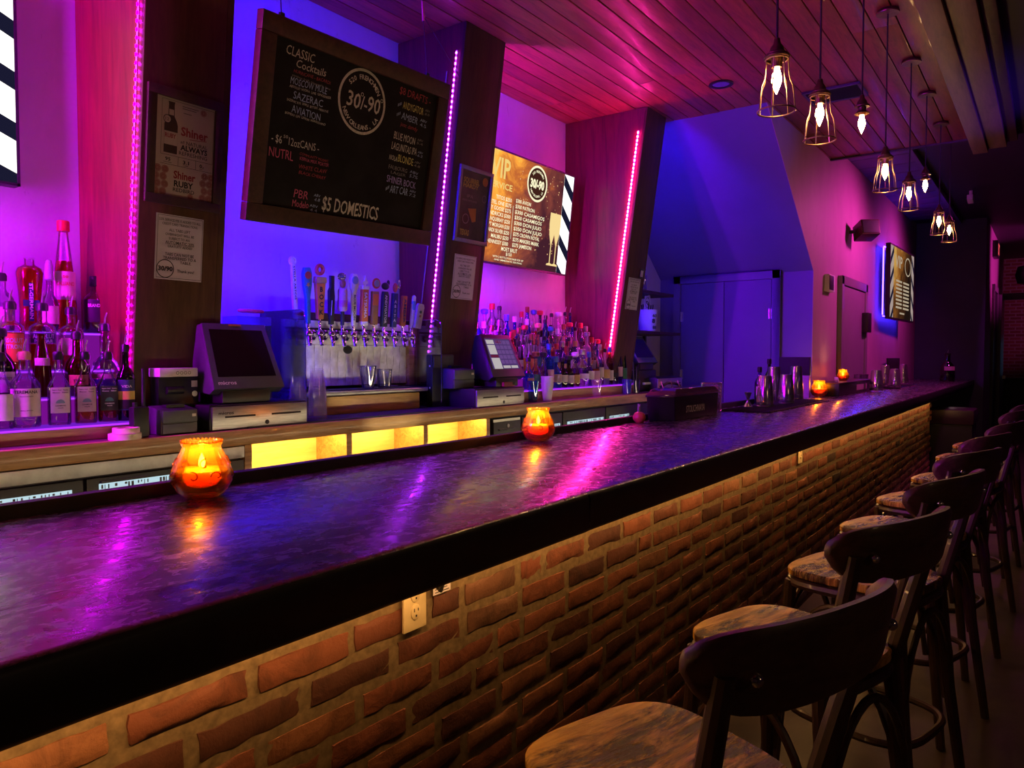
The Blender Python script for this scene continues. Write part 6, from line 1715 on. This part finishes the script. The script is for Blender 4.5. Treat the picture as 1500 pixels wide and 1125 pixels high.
# ================================================================== WALL FITTINGS (side wall)
p = atY(1216, 415, SY - .03)
t = thing('door_chime', 'small pale wall box beside the side wall door', 'wall box', (p.x, SY - .001, p.z))
MB().bx(-.12, .12, -.05, 0, -.085, .085).build('case', M_white, t, bevel=0.008)
MB().bx(-.12, .04, -.056, -.05, -.07, .07).build('cover', M_black, t, bevel=0.003)
p = atY(1266, 338, SY - .15)
t = thing('wall_speaker', 'angled dark speaker on a bracket high on the side wall', 'speaker', (p.x, SY - .001, p.z))
m = Matrix.Translation((0, -.17, 0)) @ Matrix.Rotation(.6, 4, 'Z') @ Matrix.Rotation(.25, 4, 'Y')
MB().box((0, 0, 0), (.22, .20, .17), m).build('cabinet', M_frame, t, bevel=0.012)
MB().box((-.112, 0, 0), (.006, .17, .14), m).build('grille', M_grey, t, bevel=0.004)
MB().tube([(0, 0, 0), (0, -.08, 0)], .02, 10).build('bracket', M_black, t)
p = atY(1457, 366, .84)
t = thing('exit_sign', 'small red lit sign box on the pink passage wall', 'sign', (p.x, .859, p.z))
MB().bx(-.22, .22, -.08, 0, -.14, .14).build('case', M_black, t, bevel=0.01)
mb = MB(); add_text(mb, 'EXIT', -.17, -.09, .34, .18, Matrix.Translation((0, -.082, 0)) @ Matrix.Rotation(PI / 2, 4, 'X'), bold=.04); mb.build('lettering', G_exit, t, smooth=0)
t = thing('security_camera', 'small pale ceiling camera near the last pendant', 'camera', (11.5, 0.9, 3.61))
MB().tube([(0, 0, 0), (0, 0, -.09)], .02, 10).build('stem', M_white, t)
MB().box((-.02, 0, -.12), (.18, .07, .07), Matrix.Rotation(.15, 4, 'Y')).build('housing', M_white, t, bevel=0.012)
# dark post, speaker and stage edge far right
t = thing('truss_post', 'dark metal post with a black lamp head before the far brick wall', 'post', (17.6, 0.30, 0))
MB().bx(-.10, .10, -.12, .12, 0, 2.9).build('post', M_grey, t, bevel=0.01)
MB().lathe([(.05, -.2), (.22, -.16), (.26, 0), (.22, .16), (.05, .2)], 12, Matrix.Translation((0, .05, 3.02))).build('lamp_head', M_black, t)
MB().bx(-.04, .04, .12, .5, 2.55, 2.68).build('arm', M_black, t)
t = thing('far_window', 'narrow blue lit window low on the far brick wall', 'window', (19.99, .28, 1.35))
MB().bx(-.05, 0, -.28, .10, -.35, .55).build('window_frame', M_black, t)
MB().bx(-.06, -.05, -.24, .06, -.30, .50).build('pane', glow('dusk_pane', (.10, .22, .42), .5), t)
t = thing('side_cabinet', 'dark low cabinet against the far brick wall', 'cabinet', (18.8, .35, 0))
MB().bx(0, .5, -.7, .45, 0, .95).build('body', M_frame, t, bevel=0.01)
MB().bx(-.03, .52, -.72, .47, .95, 1.0).build('top', M_stool, t, bevel=0.006)
MB().bx(-.012, 0, -.65, -.12, .08, .88).build('door', M_frame, t, bevel=0.004)
MB().bx(-.012, 0, -.10, .40, .08, .88).build('door', M_frame, t, bevel=0.004)
# dark padded box stool by the bar end
p = atZ(1405, 612, .80)
t = thing('box_stool', 'dark padded box stool under the open far bar end', 'stool', (10.3, .92, 0))
MB().bx(0, .6, -.2, .35, .62, .80).build('cushion', plain('dark_vinyl', (.045, .02, .035), .3), t, bevel=0.03)
MB().bx(.02, .58, -.18, .33, 0.02, .62).build('base', M_blackm, t, bevel=0.01)

# ================================================================== PENDANT LAMPS
def pendant(label, x, y, z, cage=True):
    """z: height of the cage's bottom ring"""
    t = thing('pendant_lamp', label, 'pendant lamp', (x, y, z), random.uniform(0, 1), 'pendant lamps over the bar front')
    zc = (CZ - .004 if x < 8 else 3.62) - z
    MB().lathe([(.060, zc - .022), (.062, zc - .016), (.056, zc), (.0003, zc)], 24).build('canopy', M_bronze, t)
    MB().tube([(0, 0, .235), (0, 0, zc - .02)], .0042, 8).build('cord', M_cord, t)
    MB().lathe([(.0003, .255), (.010, .250), (.013, .232), (.022, .220), (.026, .205), (.036, .198), (.036, .190), (.020, .188), (.018, .150), (.0003, .149)], 20).build('socket', M_bronze, t)
    MB().lathe([(.0003, .058), (.0045, .066), (.013, .088), (.0175, .105), (.016, .122), (.0105, .142), (.010, .152)], 16).build('bulb', G_bulb, t)
    if cage:
        c = MB()
        c.ring(.0635, .0030, 0, 32, 6); c.ring(.038, .0028, .178, 28, 6)
        for k in range(7):
            a = 2 * PI * k / 7
            prof = [(.0625, .0), (.0600, .025), (.0570, .060), (.0535, .085), (.0440, .108), (.0410, .130), (.0400, .155), (.0385, .176)]
            c.tube([(r * math.cos(a), r * math.sin(a), zz) for r, zz in prof], .0022, 5)
        c.build('wire_cage', M_wire, t)
        MB().lathe([(.042, .183), (.044, .187), (.042, .191), (.030, .197)], 24, cap=False).build('collar', M_bronze, t)
    else:
        MB().lathe([(.034, .155), (.036, .158), (.020, .172), (.018, .19)], 24, cap=False).build('collar', M_bronze, t)
    return t
PL = [(1137, 163, True, 'nearest'), (1200, 206, True, 'second from the near end'), (1262, 196, False, 'third from the near end'), (1296, 279, True, 'fourth from the near end'), (1331, 307, True, 'fifth from the near end'), (1355, 282, False, 'sixth from the near end'), (1375, 343, True, 'seventh from the near end'), (1390, 354, True, 'furthest')]
for u, v, cg, nm in PL:
    p = atY(u, v, .80)
    z = p.z if cg else p.z - .058
    pendant('%s pendant lamp, %s' % (('lit bulb in a bronze wire cage' if cg else 'bare lit bulb'), nm), p.x, .80, z, cg)
    l = lamp('bulb_light', 'POINT', (p.x, .80, z + .10), 1.6, (1.0, .50, .14), size=.03)

# ================================================================== BAR STOOLS
def make_stool():
    t = thing('bar_stool', 'x', 'bar stool', (0, 0, 0), 0, 'bentwood stools along the bar')
    SZ = .745
    n = 40; out = []
    for i in range(n):
        a = 2 * PI * i / n
        cx = math.copysign(abs(math.cos(a)) ** .55, math.cos(a)); cy = math.copysign(abs(math.sin(a)) ** .55, math.sin(a))
        w = .200 - .030 * (1 - cy) / 2
        out.append((cx * w, cy * .205))
    vs = []; fs = []
    lay = [(.93, SZ - .030), (1.0, SZ - .022), (1.0, SZ - .006), (.97, SZ)]
    for k, zz in lay: vs += [(x * k, y * k, zz) for x, y in out]
    L_ = len(lay)
    for j in range(L_ - 1):
        for i in range(n): fs.append((j * n + i, j * n + (i + 1) % n, (j + 1) * n + (i + 1) % n, (j + 1) * n + i))
    # dished top
    base = (L_ - 1) * n; prev = base
    for k, dz in ((.75, -.003), (.5, -.006), (.25, -.008)):
        s0 = len(vs); vs += [(x * .97 * k, y * .97 * k, SZ + dz) for x, y in out]
        for i in range(n): fs.append((prev + i, prev + (i + 1) % n, s0 + (i + 1) % n, s0 + i))
        prev = s0
    vs.append((0, 0, SZ - .008)); c = len(vs) - 1
    for i in range(n): fs.append((prev + i, prev + (i + 1) % n, c))
    fs.append(tuple(range(n - 1, -1, -1)))
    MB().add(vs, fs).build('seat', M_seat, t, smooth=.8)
    MB().tube([(x * .95, y * .95, SZ - .045) for x, y in out], .016, 8, True).build('seat_rim', M_stool, t)
    fl = [(-.165, .165), (.165, .165)]; rl = [(-.15, -.17), (.15, -.17)]
    for x, y in fl:
        MB().tube([(x * .97, y, SZ - .04), (x * 1.06, y * 1.08, .40), (x * 1.22, y * 1.22, .0)], [.019, .018, .014], 10).build('leg', M_stool, t)
    for x, y in rl:
        s = math.copysign(1, x)
        MB().tube([(x * 1.3, y * 1.42, .001), (x * 1.14, y * 1.15, .38), (x * 1.02, y, SZ - .05), (x * 1.08 + .02, y - .035, SZ + .12), (x * 1.22 + .042, y - .062, SZ + .27)], [.015, .018, .020, .019, .016], 10).build('leg', M_stool, t, label='rear leg running up to hold the backrest')
    # back band, bent round the sitter
    vs = []; fs = []; m = 22
    for i in range(m + 1):
        q = -1 + 2 * i / m
        x = .066 + .241 * math.sin(q * 1.18) / math.sin(1.18); y = -.262 + .085 * (q * q) ** 1.05 
        e = (1 - abs(q) ** 6)
        h0 = SZ + .205 + .06 * (1 - e) ; h1 = SZ + .332 + .006 * math.cos(q * 2.4) - .030 * (abs(q) ** 7)
        ax, ay = x, y
        nx, ny = -q * .55, 1.0; l = math.hypot(nx, ny); nx /= l; ny /= l
        th = .012
        lean = .022
        for (hh, o_) in ((h0, -th * .7), (h0 + .012, -th), (h1 - .012, -th), (h1, -th * .4), (h1, th * .4), (h1 - .012, th), (h0 + .012, th), (h0, th * .7)):
            k = (hh - SZ - .2) / .12
            vs.append((ax + nx * o_, ay + ny * o_ - lean * k, hh))
    for i in range(m):
        for j in range(8): a = i * 8 + j; b_ = i * 8 + (j + 1) % 8; fs.append((a, b_, b_ + 8, a + 8))
    fs.append(tuple(range(7, -1, -1))); fs.append(tuple(m * 8 + j for j in range(8)))
    MB().add(vs, fs).build('backrest', M_stoolback, t, smooth=.9)
    for s in (-1, 1):
        MB().sphere((.058 + s * .172, -.262, SZ + .266), .010, 10, 6).build('bolt', M_chrome, t)
    # foot ring and arched braces
    rg = [(.190 * math.copysign(abs(math.cos(a)) ** .6, math.cos(a)), .205 * math.copysign(abs(math.sin(a)) ** .6, math.sin(a)) - .005, .285) for a in [2 * PI * i / 32 for i in range(32)]]
    MB().tube(rg, .012, 8, True).build('foot_ring', M_stool, t)
    def arch(p0, p1, top, bot):
        pts = []
        for i in range(15):
            q = i / 14; s = math.sin(q * PI) ** .45
            pts.append((p0[0] + (p1[0] - p0[0]) * q, p0[1] + (p1[1] - p0[1]) * q, bot + (top - bot) * s))
        MB().tube(pts, .010, 8).build('arched_brace', M_stool, t)
    arch((-.185, -.20), (.185, -.20), .66, .33); arch((-.185, .19), (.185, .19), .66, .33)
    arch((-.190, -.18), (-.190, .17), .66, .33); arch((.190, -.18), (.190, .17), .66, .33)
    return t
stool = make_stool()
SL = ['nearest to the camera', 'second from the camera', 'third from the camera', 'fourth from the camera', 'fifth from the camera', 'sixth from the camera', 'seventh from the camera', 'eighth from the camera']
SX = [1.145, 1.87, 2.60, 3.33, 4.05, 4.85, 5.95, 6.80]
SYY = [.515, .505, .475, .47, .46, .42, .42, .40]
SR = [-18, -17, -14, -17, -15, -12, -10, -8]
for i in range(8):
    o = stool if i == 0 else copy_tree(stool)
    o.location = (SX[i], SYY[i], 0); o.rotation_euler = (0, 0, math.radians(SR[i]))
    o['label'] = 'dark bentwood bar stool with worn seat edge and painted gold highlights, %s' % SL[i]

bpy.context.view_layer.update()
